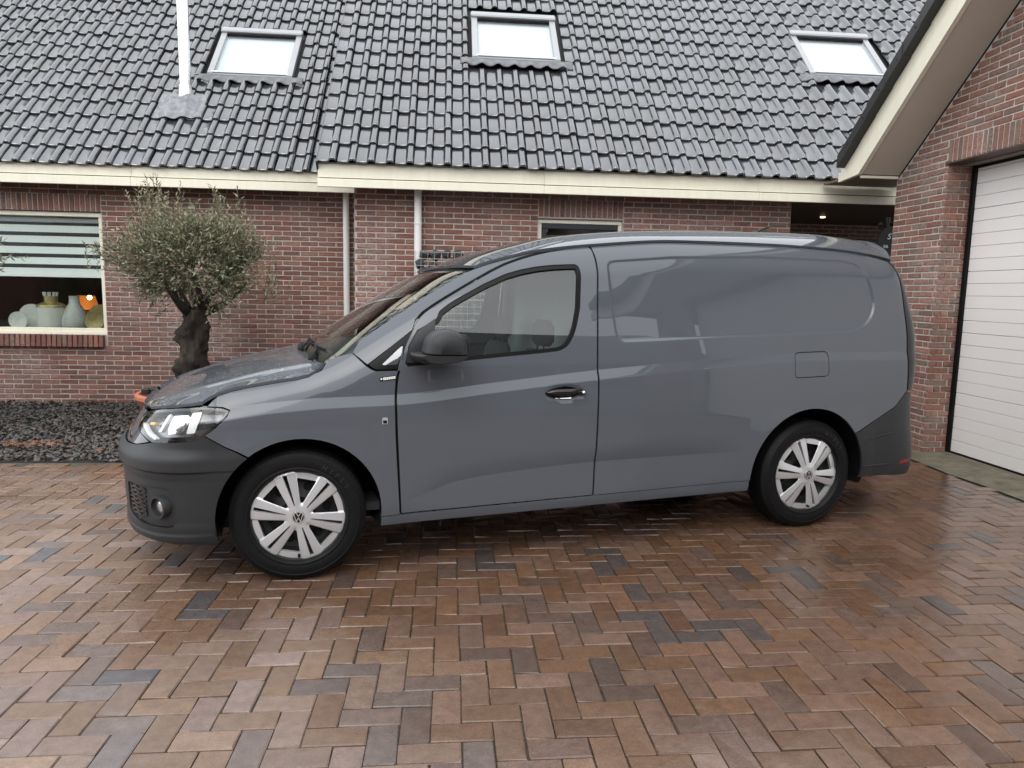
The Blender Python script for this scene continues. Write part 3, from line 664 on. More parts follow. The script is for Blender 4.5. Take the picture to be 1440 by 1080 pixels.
# gable boards, soffit, verge tiles, roof slab
def rake_strip(c0, c1, ya, yb): return [(ya, zrake(ya, c0)), (yb, zrake(yb, c0)), (yb, zrake(yb, c1)), (ya, zrake(ya, c1))]
for s_ in (0, 1):
    f = (lambda P: P) if s_ == 0 else (lambda P: [(2 * GR - y, z) for y, z in P])
    b = MB(); b.prism(f([(GR, zrake(GR, 8.425)), (6.985, zrake(6.985, 8.425)), (7.20, 2.668), (7.20, 2.70), (7.07, zrake(7.07, 8.594)), (GR, zrake(GR, 8.594))]), 3.955, 3.985, 'x'); gpart(b, 'upper_gable_board', M_cream)
    b = MB(); b.prism(f([(GR, zrake(GR, 8.25)), (6.86, zrake(6.86, 8.25)), (7.215, 2.572), (7.215, 2.662), (6.985, zrake(6.985, 8.421)), (GR, zrake(GR, 8.421))]), 3.938, 3.980, 'x'); gpart(b, 'lower_gable_board', M_cream)
    b = MB(); b.prism(f([(GR, zrake(GR, 8.262)), (6.87, zrake(6.87, 8.262)), (6.87, zrake(6.87, 8.28)), (GR, zrake(GR, 8.28))]), 3.99, GX - .003, 'x'); gpart(b, 'soffit_board', M_taupe)
    b = MB(); b.prism(f([(GR, zrake(GR, 8.45)), (7.1, zrake(7.1, 8.45)), (7.1, zrake(7.1, 8.60)), (GR, zrake(GR, 8.60))]), 3.99, 9.5, 'x'); gpart(b, 'roof_slab', MATS['verge_glaze'])
    n = 13; L = .30
    for k in range(n):
        y1_ = 7.14 - k * L * cos(GP); y0_ = y1_ - (L + .03) * cos(GP)
        if y0_ < GR - .1: break
        P = f([(y1_, zrake(y1_, 8.585) - .0), (y0_, zrake(y0_, 8.575)), (y0_, zrake(y0_, 8.690)), (y1_, zrake(y1_, 8.705))])
        b = MB(); b.prism(P, 3.865 + rng.normal(0, .002), 3.952, 'x'); b.tube([(3.864, P[0][0] * .3 + P[1][0] * .7, P[0][1] * .3 + P[1][1] * .7 + .06), (3.858, P[0][0] * .3 + P[1][0] * .7, P[0][1] * .3 + P[1][1] * .7 + .06)], .008, 8); gpart(b, 'verge_tile', mat('verge_black', (.020, .020, .022), .45, var=.2, vscale=14) if 'verge_black' not in MATS else MATS['verge_black'])
b = MB(); b.box(3.985, GX - .004, 6.872, 6.905, 2.567, 2.592, .003); gpart(b, 'soffit_edge', M_cream)
b = MB(); b.box(3.985, GX + .4, 6.906, 7.60, 2.60, 2.62); gpart(b, 'link_board', mat('link_brown', (.13, .10, .075), .6))

# ------------------------------------------------------------------ hanging oval sign by the porch
sg = tag(empty('hanging_sign', (4.60, 7.25, 0)), 'black hanging sign with white lettering and curled iron top beside the garage corner', 'sign')
M_sign = mat('sign_black', (.012, .014, .017), .4); M_iron = mat('wrought_iron', (.010, .010, .011), .4, .3)
b = MB(); P = [(.165 * cos(2 * pi * k / 40), 2.005 + .155 * sin(2 * pi * k / 40)) for k in range(40)]; b.prism(P, -.012, .012, 'y'); b.build('board', M_sign, sg)
b = MB(); b.tube([(-.11, 0, 2.175), (-.06, 0, 2.20), (0, 0, 2.17), (.06, 0, 2.20), (.11, 0, 2.175)], .011, 8); b.tube([(-.075, 0, 2.14), (-.075, 0, 2.245)], [.020, .026], 12); b.lathe([(.0, -.03), (.022, -.02), (.03, 0), (.022, .02), (0, .03)], 14, 'z', (-.145, 0, 2.165)); b.tube([(-.145, 0, 2.165), (-.06, 0, 2.15)], .012, 8)
b.tube([(0, 0, 2.15), (0, 0, 2.30), (0, -.30, 2.33), (0, -.352, 2.33)], .010, 8); b.build('iron_bracket', M_iron, sg)
def text_obj(name, body, size, m, parent, M, ext=.001, shear=0.0, align='CENTER'):
    cu = bpy.data.curves.new(name, 'FONT'); cu.body = body; cu.size = size; cu.extrude = ext; cu.shear = shear; cu.align_x = align; cu.align_y = 'CENTER'; cu.resolution_u = 3
    tmp = bpy.data.objects.new(name, cu); COL.objects.link(tmp); dg = bpy.context.evaluated_depsgraph_get(); me = bpy.data.meshes.new_from_object(tmp.evaluated_get(dg))
    bpy.data.objects.remove(tmp); me.materials.clear(); me.materials.append(m); o = obj(name, me, parent); o.matrix_basis = M; return o
FR = Matrix.Rotation(pi / 2, 4, 'X')
text_obj('lettering', 'S', .085, M_white, sg, Matrix.Translation((-.055, -.0135, 2.045)) @ FR, shear=.25)
text_obj('lettering', 'B&', .045, M_white, sg, Matrix.Translation((-.08, -.0135, 1.945)) @ FR)

# ------------------------------------------------------------------ gabion with dark stones behind the van
gb = tag(empty('gabion', (.02, 7.62, 0)), 'wire gabion column filled with dark stones against the forward wall', 'gabion')
M_wire = mat('galvanised_wire', (.42, .42, .41), .45, .7); M_stone = mat('dark_stone', (.040, .042, .042), .7, var=.5, vscale=10, bump=.6, bscale=20)
b = MB(); hw, hd, ht = .375, .15, 1.785; st = .0665
for y in (-hd, hd):
    n = int(2 * hw / st)
    for i in range(n + 1): x = -hw + 2 * hw * i / n; b.tube([(x, y, .0), (x, y, ht)], .0022, 5)
    n = int(ht / st)
    for k in range(n + 1): z = ht * k / n; b.tube([(-hw, y - .004, z), (hw, y - .004, z)], .0022, 5)
for x in (-hw, hw):
    for k in range(int(ht / st) + 1): z = ht * k / int(ht / st); b.tube([(x, -hd, z), (x, hd, z)], .0022, 5)
for i in range(12): x = -hw + 2 * hw * i / 11; b.tube([(x, -hd, ht), (x, hd, ht)], .0022, 5)
b.build('wire_cage', M_wire, gb)
def rock(r, seed):
    q = np.random.default_rng(seed); import bmesh
    bm = bmesh.new(); bmesh.ops.create_icosphere(bm, subdivisions=1, radius=1)
    for v in bm.verts: v.co = v.co * float(q.uniform(.72, 1.12))
    me = bpy.data.meshes.new('stone'); bm.to_mesh(me); bm.free(); me.materials.append(M_stone); return me
RK = [rock(1, k) for k in range(5)]
for k in range(18):
    for i in range(6):
        if k < 8 and i % 2: continue
        s = rng.uniform(.055, .078); o = obj('stone', RK[int(rng.integers(5))], gb, (-.30 + i * .12 + rng.normal(0, .012), -.055 + rng.normal(0, .012), .07 + k * .099 + rng.normal(0, .012)), tuple(rng.uniform(0, 6, 3)), (s * rng.uniform(.9, 1.25), s, s * rng.uniform(.75, 1)))

# ------------------------------------------------------------------ olive trees
M_leaf, nt_, b_ = base_mat('olive_leaf'); oi = N(nt_, 'ShaderNodeAttribute'); oi.attribute_name = 'Col'
nt_.links.new(oi.outputs['Color'], b_.inputs['Base Color']); b_.inputs['Roughness'].default_value = .5
M_twig = mat('olive_twig', (.11, .095, .055), .8)
def olive(name, label, x, y, tz0, cz, crown, n_leaf, shoots, seed, fork):
    q = np.random.default_rng(seed); t = tag(empty(name, (x, y, 0)), label, 'tree', 'olive trees in terracotta bowls')
    # gnarled trunk
    V = []; F = []; seg, rows = 26, 30
    for k in range(rows + 1):
        u_ = k / rows; z = tz0 + (fork - tz0) * u_; r0 = .158 - .045 * u_ + .035 * max(0, u_ - .75) * 4 * .5; ox = .035 * sin(4.2 * u_ + seed) ; oy = .03 * cos(3.1 * u_)
        for j in range(seg):
            th = 2 * pi * j / seg
            rr = r0 * (.88 + .14 * sin(2 * th + 7 * u_ + seed) + .13 * sin(5 * th - 11 * u_) + .20 * sin(17 * u_ + 1.5 * sin(th * 2 + 1)) + .10 * sin(9 * th + 21 * u_) + .16 * max(0, sin(3 * th + 23 * u_)) ** 3 + q.normal(0, .085))
            V.append((ox + rr * cos(th), oy + rr * sin(th), z))
    for k in range(rows):
        for j in range(seg): p = (j + 1) % seg; F.append((k * seg + j, k * seg + p, (k + 1) * seg + p, (k + 1) * seg + j))
    F.append(tuple(rows * seg + j for j in range(seg))); obj('trunk', mesh('trunk', V, F, M_bark, smooth=True), t)
    # limbs
    b = MB(); limbs = []
    for k in range(9):
        a = 2 * pi * k / 9 + q.normal(0, .25); ln = q.uniform(.5, .75); p0 = Vector((.05 * cos(a), .05 * sin(a), fork - .06)); path = [p0]; d = Vector((cos(a) * .75, sin(a) * .75, q.uniform(.35, 1.0))).normalized()
        for s in range(5): d = (d + Vector((q.normal(0, .18), q.normal(0, .18), .10))).normalized(); path.append(path[-1] + d * ln / 5)
        b.tube(path, [.045, .036, .028, .02, .013, .006], 7); limbs.append(path)
    b.build('limbs', M_bark, t, smooth=True)
    LV = []; LF = []; LC = []; tw = MB()
    def leaf(p, d, L, w, col):
        d = d.normalized(); sd = d.cross(Vector((q.normal(), q.normal(), q.normal()))).normalized(); nn = sd.cross(d)
        i = len(LV); LV.extend([p, p + d * L * .35 + sd * w, p + d * L, p + d * L * .35 - sd * w, p + d * L * .4 + nn * w * .35]); LF.extend([(i, i + 1, i + 4), (i + 1, i + 2, i + 4), (i + 2, i + 3, i + 4), (i + 3, i, i + 4)]); LC.extend([(*col, 1)] * 5)
    pal = [(.160, .168, .095), (.100, .110, .058), (.215, .220, .135), (.062, .074, .036), (.265, .26, .170), (.31, .305, .22)]
    def twig(p0, d, ln, nl, pale_mix=0.0, sz=1.0):
        path = [p0]; n = 4
        for s in range(n): d = (d + Vector((q.normal(0, .16), q.normal(0, .16), q.normal(.05, .12)))).normalized(); path.append(path[-1] + d * ln / n)
        tw.tube(path, [.0035, .003, .0024, .0018, .001], 3, False)
        for k in range(nl):
            f = (k + .5) / nl * n; i = min(int(f), n - 1); pt = path[i].lerp(path[i + 1], f - i); dd = (path[i + 1] - path[i]).normalized()
            side = dd.cross(Vector((q.normal(), q.normal(), q.normal()))).normalized(); c = np.array(pal[q.integers(len(pal))])
            if pale_mix: c = c * (1 - pale_mix) + np.array((.24, .235, .135)) * pale_mix  # blends leaves to pale yellow, more so towards the crown top
            leaf(pt, dd * .8 + side * q.uniform(.5, 1.1), q.uniform(.036, .064) * sz, q.uniform(.0055, .0085) * sz, c * q.uniform(.75, 1.25))
    cx, cy, czz, rx, ry, rz = crown; n_t = n_leaf // 11
    for k in range(n_t):
        # twigs fill an uneven ellipsoid, thicker near its skin
        v = Vector((q.normal(), q.normal(), q.normal())).normalized(); rad = q.uniform(.25, 1.0) ** .55; ang = atan2(v.y, v.x)
        lump = 1 + .20 * sin(3 * ang + seed) + .16 * sin(5 * v.z + 2 * ang) + .10 * sin(9 * ang + 4 * v.z)
        p = Vector((cx + v.x * rx * rad * lump, cy + v.y * ry * rad * lump, czz + v.z * rz * rad * lump))
        if v.z < -.35 and hypot(p.x - cx, p.y - cy) < .18 and q.random() < .7: continue
        twig(p, v * .9 + Vector((0, 0, .28)), q.uniform(.13, .24), 11, .35 * max(0, v.z))
    for sx_, sy_, z0, z1, n in shoots:
        for k in range(n):
            px_, py_ = sx_ + q.normal(0, .07), sy_ + q.normal(0, .12); z_ = z0 + q.uniform(-.05, .1); top = z1 - abs(q.normal(0, .09)); p = Vector((px_, py_, z_)); d = Vector((q.normal(0, .13), q.normal(0, .1), 1))
            m = max(1, int((top - z_) / .11))
            for i in range(m): twig(p, d, .13, 7, .55, .95); p = p + d.normalized() * .12; d = (d + Vector((q.normal(0, .15), q.normal(0, .1), .2)))
    # a few drooping pale sprays at the front of the crown
    for k in range(3):
        p = Vector((.02 + .06 * k, -ry * .75, czz - rz * .45)); twig(p, Vector((-.7 + .7 * k, -.2, -.35)), .20, 9, 1.0, 1.0)
    obj('crown', mesh('crown', LV, LF, M_leaf, cols=LC), t); tw.build('twigs', M_twig, t, recalc=False); return t
OX1, OY1 = -2.565, 7.55
olive('olive_tree', 'gnarled olive tree with a broad silvery crown behind the van\'s bonnet', OX1, OY1, .14, 1.0, (-.01, 0, 1.62, .53, .46, .36), 14500,
      [(-.40, 0, 1.75, 2.36, 8), (-.26, 0, 1.8, 2.46, 12), (-.12, .05, 1.75, 2.32, 10), (.05, 0, 1.75, 2.2, 10), (.20, 0, 1.75, 2.16, 9), (.42, 0, 1.7, 2.40, 8), (.56, 0, 1.6, 2.2, 8), (.70, 0, 1.45, 1.98, 8), (-.58, 0, 1.65, 2.1, 8), (.30, 0, 1.75, 2.15, 8), (.80, 0, 1.25, 1.62, 7), (-.72, 0, 1.5, 1.85, 7)], 3, 1.16)
olive('olive_tree', 'olive tree reaching in at the left edge before the window', -4.92, 6.95, .14, 1.0, (.02, 0, 1.52, .70, .50, .38), 11500,
      [(-.3, 0, 1.9, 2.4, 5), (.2, 0, 1.9, 2.35, 5), (.62, -.1, 1.45, 1.85, 9), (.72, -.15, 1.3, 1.6, 7)], 9, 1.16)
def bowl(x, y, label, R=.50):
    b = MB(); b.lathe([(0, .0), (.27, .0), (.34, .05), (.43, .15), (R - .02, .25), (R, .268), (R + .012, .285), (R + .012, .318), (R, .332), (R - .03, .332), (R - .04, .315), (R - .05, .26), (0, .25)], 48, 'z')
    o = b.build('terracotta_bowl', M_terra, auto=35, loc=(x, y, 0)); tag(o, label, 'planter', 'terracotta bowls of the olive trees'); 
    V, F = chips(500, -.42, .42, -.42, .42, .012, .03, .5, .02); V = V[:]; b = MB(); b.lathe([(0, .285), (.38, .28), (R - .045, .27)], 32, 'z'); b.build('potting_soil', M_soil, o)
bowl(OX1 - .02, OY1 - .05, 'wide terracotta bowl holding the olive tree behind the bonnet', .52)
bowl(-4.92, 6.95, 'terracotta bowl of the olive tree at the left edge', .50)
b = MB(); b.tube([(0, 0, 0), (.03, .01, .03), (.10, .02, .035), (.22, .03, .03)], .016, 8); b.box(-.03, .045, -.025, .03, -.01, .045, .008)
tag(b.build('garden_lamp', mat('black_fitting', (.012, .012, .012), .5), loc=(OX1 - .42, OY1 - .22, .335)), 'small black spotlight clipped on the rim of the terracotta bowl', 'lamp')

# ------------------------------------------------------------------ ornaments on the window sill
ys = YL + .27; zs_ = .832
M_gold = mat('old_brass', (.42, .34, .16), .38, .7, var=.3, vscale=40, bump=.4, bscale=80); M_pale = mat('pale_ceramic', (.55, .55, .50), .45, var=.1, vscale=14)
def disc(x, r, label, m, dy):
    t = tag(empty('decorative_disc', (x, ys + dy, zs_)), label, 'ornament', 'round discs on the window sill')
    b = MB(); b.lathe([(0, 0), (r * .55, -.006), (r * .8, -.012), (r, -.016), (r, .0), (r * .6, .012), (0, .014)], 40, 'y', (0, 0, r + .012)); b.build('plate', m, t, auto=40)
    b = MB(); b.box(-.05, .05, -.03, .03, 0, .014, .003); b.build('foot', M_iron, t)
disc(-4.17, .155, 'large pale brass disc at the right end of the window sill', M_gold, .05); disc(-4.20, .108, 'small brass disc in front of the large one on the window sill', M_gold, -.06)
disc(-4.96, .150, 'large ivory disc behind the left tree on the window sill', M_pale, .05); disc(-5.06, .105, 'small ivory disc left of the jar on the window sill', M_pale, -.06)
t = tag(empty('lantern_jar', (-4.715, ys, zs_)), 'squat brass-lidded jar standing left on the window sill', 'jar')
b = MB(); b.lathe([(0, 0), (.10, 0), (.118, .05), (.122, .16), (.118, .205)], 30, 'z'); b.build('body', M_pale, t, auto=40)
b = MB(); b.lathe([(.122, .205), (.118, .225), (.075, .245), (.055, .25), (.055, .30)], 30, 'z'); b.build('lid', M_gold, t, auto=40)
b = MB()
for k in range(9): a = 2 * pi * k / 9; b.tube([(.052 * cos(a), .052 * sin(a), .30), (.060 * cos(a), .060 * sin(a), .335)], .007, 6)
b.build('crown_rim', M_pale, t); t.scale = (1.28, 1.28, 1.36)
t = tag(empty('vase', (-4.46, ys + .02, zs_)), 'pale grey pear-shaped vase standing in the middle of the window sill', 'vase')
b = MB(); b.lathe([(0, 0), (.085, 0), (.115, .05), (.105, .13), (.075, .20), (.045, .25), (.04, .30), (.045, .32)], 28, 'z'); b.build('body', mat('vase_grey', (.38, .38, .36), .5, var=.2, vscale=20), t, auto=40); t.scale = (1.3, 1.3, 1.3)
t = tag(empty('table_lamp', (-4.74, ys + .9, .62)), 'glowing orange table lamp inside the room behind the sill', 'lamp')
b = MB(); b.lathe([(.09, 0), (.12, .03), (.03, .10), (.025, .42)], 24, 'z'); b.build('foot', mat('lamp_orange', (.55, .14, .06), .4), t, auto=40)
b = MB(); b.lathe([(.15, .44), (.10, .62)], 28, 'z'); b.build('shade', mat('lit_shade', (.6, .2, .07), .8, emit=(1, .28, .05), estr=.38), t, smooth=True)
for k, (dx, dz) in enumerate([(.16, .60), (.05, .40)]):
    b = MB(); b.lathe([(0, -.03), (.02, -.022), (.03, 0), (.02, .022), (0, .03)], 16, 'z', (dx, -.25, dz)); b.build('bulb', mat('bulb_glow', (1, .8, .4), .5, emit=(1, .72, .28), estr=9) if k == 0 else MATS['bulb_glow'], t, smooth=True)
t = tag(empty('armchair', (-4.15, ys + 1.3, .0)), 'grey armchair back seen through the window right of the lamp', 'chair')
b = MB(); b.box(-.35, .35, -.1, .15, .35, 1.25, .09); b.build('backrest', mat('chair_grey', (.22, .20, .21), .9), t, smooth=False)
b = MB(); b.box(-.38, .38, -.5, -.1, .35, .62, .06); b.build('seat', MATS['chair_grey'], t)
for sx_ in (-.3, .3):
    for sy_ in (-.4, .05): b = MB(); b.tube([(sx_, sy_, .0), (sx_, sy_, .36)], .02, 8); b.build('leg', M_iron, t)

# ------------------------------------------------------------------ opposite side of the street, seen only as reflections
def far_tiles():
    m, nt, b = base_mat('far_roof'); br = N(nt, 'ShaderNodeTexBrick'); tc = N(nt, 'ShaderNodeTexCoord'); nt.links.new(tc.outputs['Object'], br.inputs[0])
    br.inputs['Scale'].default_value = 1.6; br.inputs['Mortar Size'].default_value = .035; br.inputs['Color1'].default_value = (.05, .05, .055, 1); br.inputs['Color2'].default_value = (.035, .035, .04, 1); br.inputs['Mortar'].default_value = (.006, .006, .006, 1)
    nt.links.new(br.outputs[0], b.inputs['Base Color']); b.inputs['Roughness'].default_value = .35; return m
def far_house(x0, x1, yf, depth, eave, ridge, label, gable=False):
    h = tag(empty('neighbour_house', ((x0 + x1) / 2, yf, 0)), label, 'house', 'houses across the street'); w = (x1 - x0) / 2
    mb_ = MATS.get('far_brick') or mat('far_brick', (.13, .065, .05), .9, var=.2, vscale=3); mr_ = MATS.get('far_roof') or far_tiles()
    b = MB()
    if gable: b.prism([(-w, 0), (w, 0), (w, eave), (0, ridge), (-w, eave)], -depth, 0, 'y')
    else: b.prism([(0, 0), (0, eave), (-depth / 2, ridge), (-depth, eave), (-depth, 0)], -w, w, 'x')
    b.build('wall', mb_, h)
    b = MB()
    if gable:
        for s in (-1, 1): b.prism([(s * (w + .4), eave - .25), (0, ridge + .1), (0, ridge + .28), (s * (w + .4), eave - .05)], -depth - .3, .3, 'y')
    else:
        for s in (0, 1):
            f = (lambda a: a) if s == 0 else (lambda a: -depth - a)
            b.prism([(f(.45), eave - .25), (f(-depth / 2), ridge + .06), (f(-depth / 2), ridge + .24), (f(.45), eave - .05)], -w - .4, w + .4, 'x')
    b.build('roof', mr_, h)
    for k in range(3):
        xx = -w * .6 + k * w * .6; b = MB(); b.box(xx - .6, xx + .6, .005, .06, .9, 2.2, .01); wi = b.build('window', M_cream, h); b = MB(); b.box(xx - .52, xx + .52, .065, .075, .98, 2.12); b.build('pane', mat('far_pane%d%d' % (k, int(x0 * 10 + yf)), (.03, .035, .04), .08), wi)
far_house(-13, -1.5, -13, 9, 2.8, 7.2, 'dark roofed brick house across the street, reflected in the van\'s window')
far_house(-1.0, 4.2, -15, 10, 3.2, 7.4, 'gabled brick house across the street, reflected in the van\'s side', True)
far_house(5.2, 21, -12.5, 9, 2.8, 6.9, 'long brick house with tiled roof across the street, reflected low in the door window')
far_house(-26, -16, -12, 9, 2.8, 6.8, 'low brick house far left across the street, reflected in the bonnet')

# ------------------------------------------------------------------ van body surface: half width over (length, height), wrapped round nose and tail
def pch(xs,ys):
    n=len(xs); h=[xs[i+1]-xs[i] for i in range(n-1)]; d=[(ys[i+1]-ys[i])/h[i] for i in range(n-1)]
    m=[0.0]*n; m[0]=d[0]; m[-1]=d[-1]
    for i in range(1,n-1):
        if d[i-1]*d[i]<=0: m[i]=0.0
        else:
            w1=2*h[i]+h[i-1]; w2=h[i]+2*h[i-1]; m[i]=(w1+w2)/(w1/d[i-1]+w2/d[i])
    def f(x):
        if x<=xs[0]: return ys[0]+m[0]*(x-xs[0])
        if x>=xs[-1]: return ys[-1]+m[-1]*(x-xs[-1])
        lo,hi=0,n-1
        while hi-lo>1:
            k=(lo+hi)//2
            if xs[k]<=x: lo=k
            else: hi=k
        t=(x-xs[lo])/h[lo]; t2=t*t; t3=t2*t
        return (2*t3-3*t2+1)*ys[lo]+(t3-2*t2+t)*h[lo]*m[lo]+(-2*t3+3*t2)*ys[lo+1]+(t3-t2)*h[lo]*m[lo+1]
    return f
def sst(t):
    t=0.0 if t<0 else 1.0 if t>1 else t
    return t*t*(3-2*t)
AF,AR=-0.34,3.45
Bz=pch([.15,.20,.25,.30,.36,.50,.65,.78,.90,1.0,1.10,1.3,1.5,1.65,1.8],[.845,.872,.892,.905,.912,.9185,.9235,.925,.922,.916,.905,.874,.838,.808,.775])
Zc=pch([-.4,-.277,-.107,.104,.462,.972,1.522,2.22,2.8,3.3,3.7],[.842,.854,.874,.889,.897,.945,.997,1.046,1.077,1.08,1.069])
Zl=pch([.4,.57,.756,1.1,1.52,2.45,2.7],[.34,.385,.446,.482,.503,.511,.50])
Top=pch([-.45,-.405,-.38,-.29,-.104,.055,.105,.14,.235,.45,.66,.885,1.05,1.25,1.58,2.1,2.74,3.2,3.52,3.75],
        [.84,.862,.885,.922,.957,.985,1.01,1.045,1.105,1.25,1.385,1.510,1.565,1.612,1.656,1.697,1.703,1.693,1.667,1.63])
TopW=pch([-.45,-.405,-.30,-.15,.0,.14,.28,.45,.66,.885,1.05,1.25,1.58,2.1,2.74,3.2,3.52,3.75],[.84,.868,.918,.952,.985,1.045,1.130,1.25,1.385,1.510,1.565,1.612,1.656,1.697,1.703,1.693,1.667,1.63])
SF=pch([.15,.2,.25,.35,.5,.6,.66,.70,.76,.83,.88,.92,1.0],[-.70,-.765,-.815,-.832,-.837,-.832,-.81,-.785,-.75,-.70,-.64,-.57,-.42])
SR=pch([.15,.25,.35,.5,.6,.78,.95,1.15,1.4,1.55,1.65,1.75],[3.86,3.96,3.985,3.965,3.935,3.905,3.925,3.935,3.87,3.81,3.76,3.68])
REC=[(1.6618, 1.5795), (1.6344, 1.5714), (1.6185, 1.5533), (1.6142, 1.525), (1.622, 1.35), (1.6432, 1.1945), (1.6525, 1.1672), (1.6715, 1.1512), (1.7, 1.1467), (2.4, 1.17), (3.1802, 1.1954), (3.2132, 1.1978), (3.2458, 1.2028), (3.278, 1.2104), (3.2889, 1.2135), (3.3154, 1.2228), (3.3404, 1.2355), (3.3636, 1.2514), (3.367, 1.2541), (3.3872, 1.2728), (3.4038, 1.2942), (3.4168, 1.3184), (3.4182, 1.3216), (3.4266, 1.3475), (3.4293, 1.374), (3.4265, 1.401), (3.4199, 1.4324), (3.4125, 1.4639), (3.4036, 1.495), (3.3932, 1.5256), (3.385, 1.5479), (3.377, 1.5651), (3.3665, 1.5805), (3.3534, 1.5942), (3.3516, 1.5958), (3.3364, 1.6071), (3.3198, 1.6153), (3.3016, 1.6204), (3.2832, 1.6238), (3.2543, 1.6284), (3.2253, 1.6312), (3.196, 1.6321), (2.6, 1.634), (2.0, 1.61)]
def sdf(px,py,P):
    d=1e9; s=1.0; n=len(P); j=n-1
    for i in range(n):
        ex=P[j][0]-P[i][0]; ey=P[j][1]-P[i][1]; wx=px-P[i][0]; wy=py-P[i][1]
        t=(wx*ex+wy*ey)/(ex*ex+ey*ey); t=0 if t<0 else 1 if t>1 else t
        bx=wx-ex*t; by=wy-ey*t; d=min(d,bx*bx+by*by)
        c1=py>=P[i][1]; c2=py<P[j][1]; c3=ex*wy>ey*wx
        if (c1 and c2 and c3) or (not c1 and not c2 and not c3): s=-s
        j=i
    return s*sqrt(d)
def W(s,z):
    w=Bz(z)
    zc=Zc(s); fade=1-.55*sst((s-1.55)/.5)
    t=(z-(zc-.054))/.054
    if t>0: w-=.019*fade*(1.0 if t>=1 else (t-.1)/.9 if t>.2 else t*t*2.5/.9)
    if z<.75:
        am=sst((s-.45)/.35)*(1-sst((s-2.05)/.5)); zl=Zl(s)
        if am>0:
            if z>=zl: t=(z-zl)/.11; w-=.012*am*max(0.0,1-t)**1.8 if t<1 else 0.0
            else: t=(zl-z)/max(.05,zl-.30); w-=.012*am*max(0.0,1-t)
        for cx,rr in ((.01,.376),(2.945,.415)):
            r=hypot(s-cx,z-.328)
            if r<rr+.17: w+=.009*(1-sst((r-rr)/.16))
    e=TopW(s)-z; sl=(TopW(s+.02)-TopW(s-.02))/.04; e/=sqrt(1+sl*sl); R=.13+.04*sst((s-.0)/.5)
    k=.06+.03*sst((s+.05)/.5)
    if e<R: w-=k*(1-e/R)**2
    if z>1.1 and 1.55<s<3.5:
        d=-sdf(s,z,REC)
        if d>-.004: w-=.012*sst((d+.004)/.018)
    dx=(s-1.343)/.135; dy=(z-.884)/.05; r=dx*dx+dy*dy
    if r<1: w-=.013*(1-r)**1.2
    if s<.5: w-=.014*((.5-s)/.85)**2
    if s>2.6: w-=.012*((s-2.6)/.8)**2
    return w
def S(a, z):
    """side surface: returns (s,w,z)"""
    if AF<=a<=AR: return (a,W(a,z),z)
    if a<AF:
        phi=(AF-a)/.75; phi=min(phi,1.0)*pi/2; p=2.7; D=AF-SF(z); w0=W(AF,z); sg=-1
        s0=AF
    else:
        phi=min((a-AR)/.8,1.0)*pi/2; p=4.2; D=SR(z)-AR; w0=W(AR,z); sg=1; s0=AR
    c=cos(phi); q=sin(phi); k=(c**p+q**p)**(-1/p)
    return (s0+sg*D*k*q, w0*k*c, z)
HC=pch([-.76,-.72,-.66,-.55,-.41,-.21,.02,.2],[.775,.80,.832,.878,.928,.988,1.037,1.068])
RC=pch([.87,.897,1.07,1.25,1.53,1.98,2.4,2.8,3.3,3.6,3.8,3.9],[1.513,1.527,1.612,1.672,1.738,1.786,1.808,1.822,1.832,1.820,1.785,1.74])
def roof(s,w):
    we=W(s,Top(s)); t=min(abs(w)/we,1.0); zt=Top(s); return RC(s)-(RC(s)-zt)*t**3.8
def hood(s,w):
    cr=.052-.037*sst((-.28-s)/.32); rid=.010*exp(-((abs(w)-.55-.12*(s+.4))/.05)**2)
    return HC(s)-cr*(abs(w)/.85)**2.3+rid-.004

CY = radians(13.955); CW = .885
VAN0 = Vector((-.702, 3.380, 0)) + Vector((-sin(CY), cos(CY), 0)) * CW
van = tag(empty('panel_van', VAN0, CY), 'grey long panel van parked on the herringbone paving before the house', 'van')
def L3(s, w, z): return Vector((s, -w, z))              # camera side of the van lies at local -y
def fS(off=0.0):
    def f(a, z):
        p = L3(*S(a, z))
        if off:
            n = surf_n(lambda x, y: L3(*S(x, y)), a, z); p = p - n * off
        return p
    return f
def surf_n(f, a, b, e=.0015):
    d1 = f(a + e, b) - f(a - e, b); d2 = f(a, b + e) - f(a, b - e); n = d1.cross(d2)
    if n.length < 1e-12: return Vector((0, -1, 0))
    return n.normalized()
def resample(P, ds, closed=True):
    out = []; n = len(P)
    for i in range(n if closed else n - 1):
        a, b = P[i], P[(i + 1) % n]; d = hypot(b[0] - a[0], b[1] - a[1]); k = max(1, int(round(d / ds)))
        for j in range(k): out.append((a[0] + (b[0] - a[0]) * j / k, a[1] + (b[1] - a[1]) * j / k))
    if not closed: out.append(P[-1])
    return out
def rounded(P, r=.02, seg=5):
    """closed outline; every corner (x,y[,radius]) is rounded"""
    out = []; n = len(P)
    for i in range(n):
        p, a, b = P[i], P[i - 1], P[(i + 1) % n]; rr = p[2] if len(p) > 2 else r
        if rr <= 0: out.append((p[0], p[1])); continue
        va = (a[0] - p[0], a[1] - p[1]); vb = (b[0] - p[0], b[1] - p[1]); la, lb = hypot(*va), hypot(*vb)
        if la < 1e-6 or lb < 1e-6: continue
        ca = (va[0] * vb[0] + va[1] * vb[1]) / la / lb
        if ca < -.999: out.append((p[0], p[1])); continue
        t = min(rr, la * .48, lb * .48); A = (p[0] + va[0] / la * t, p[1] + va[1] / la * t); B = (p[0] + vb[0] / lb * t, p[1] + vb[1] / lb * t)
        for k in range(seg + 1):
            u_ = k / seg; out.append(((1 - u_) ** 2 * A[0] + 2 * u_ * (1 - u_) * p[0] + u_ * u_ * B[0], (1 - u_) ** 2 * A[1] + 2 * u_ * (1 - u_) * p[1] + u_ * u_ * B[1]))
    return out
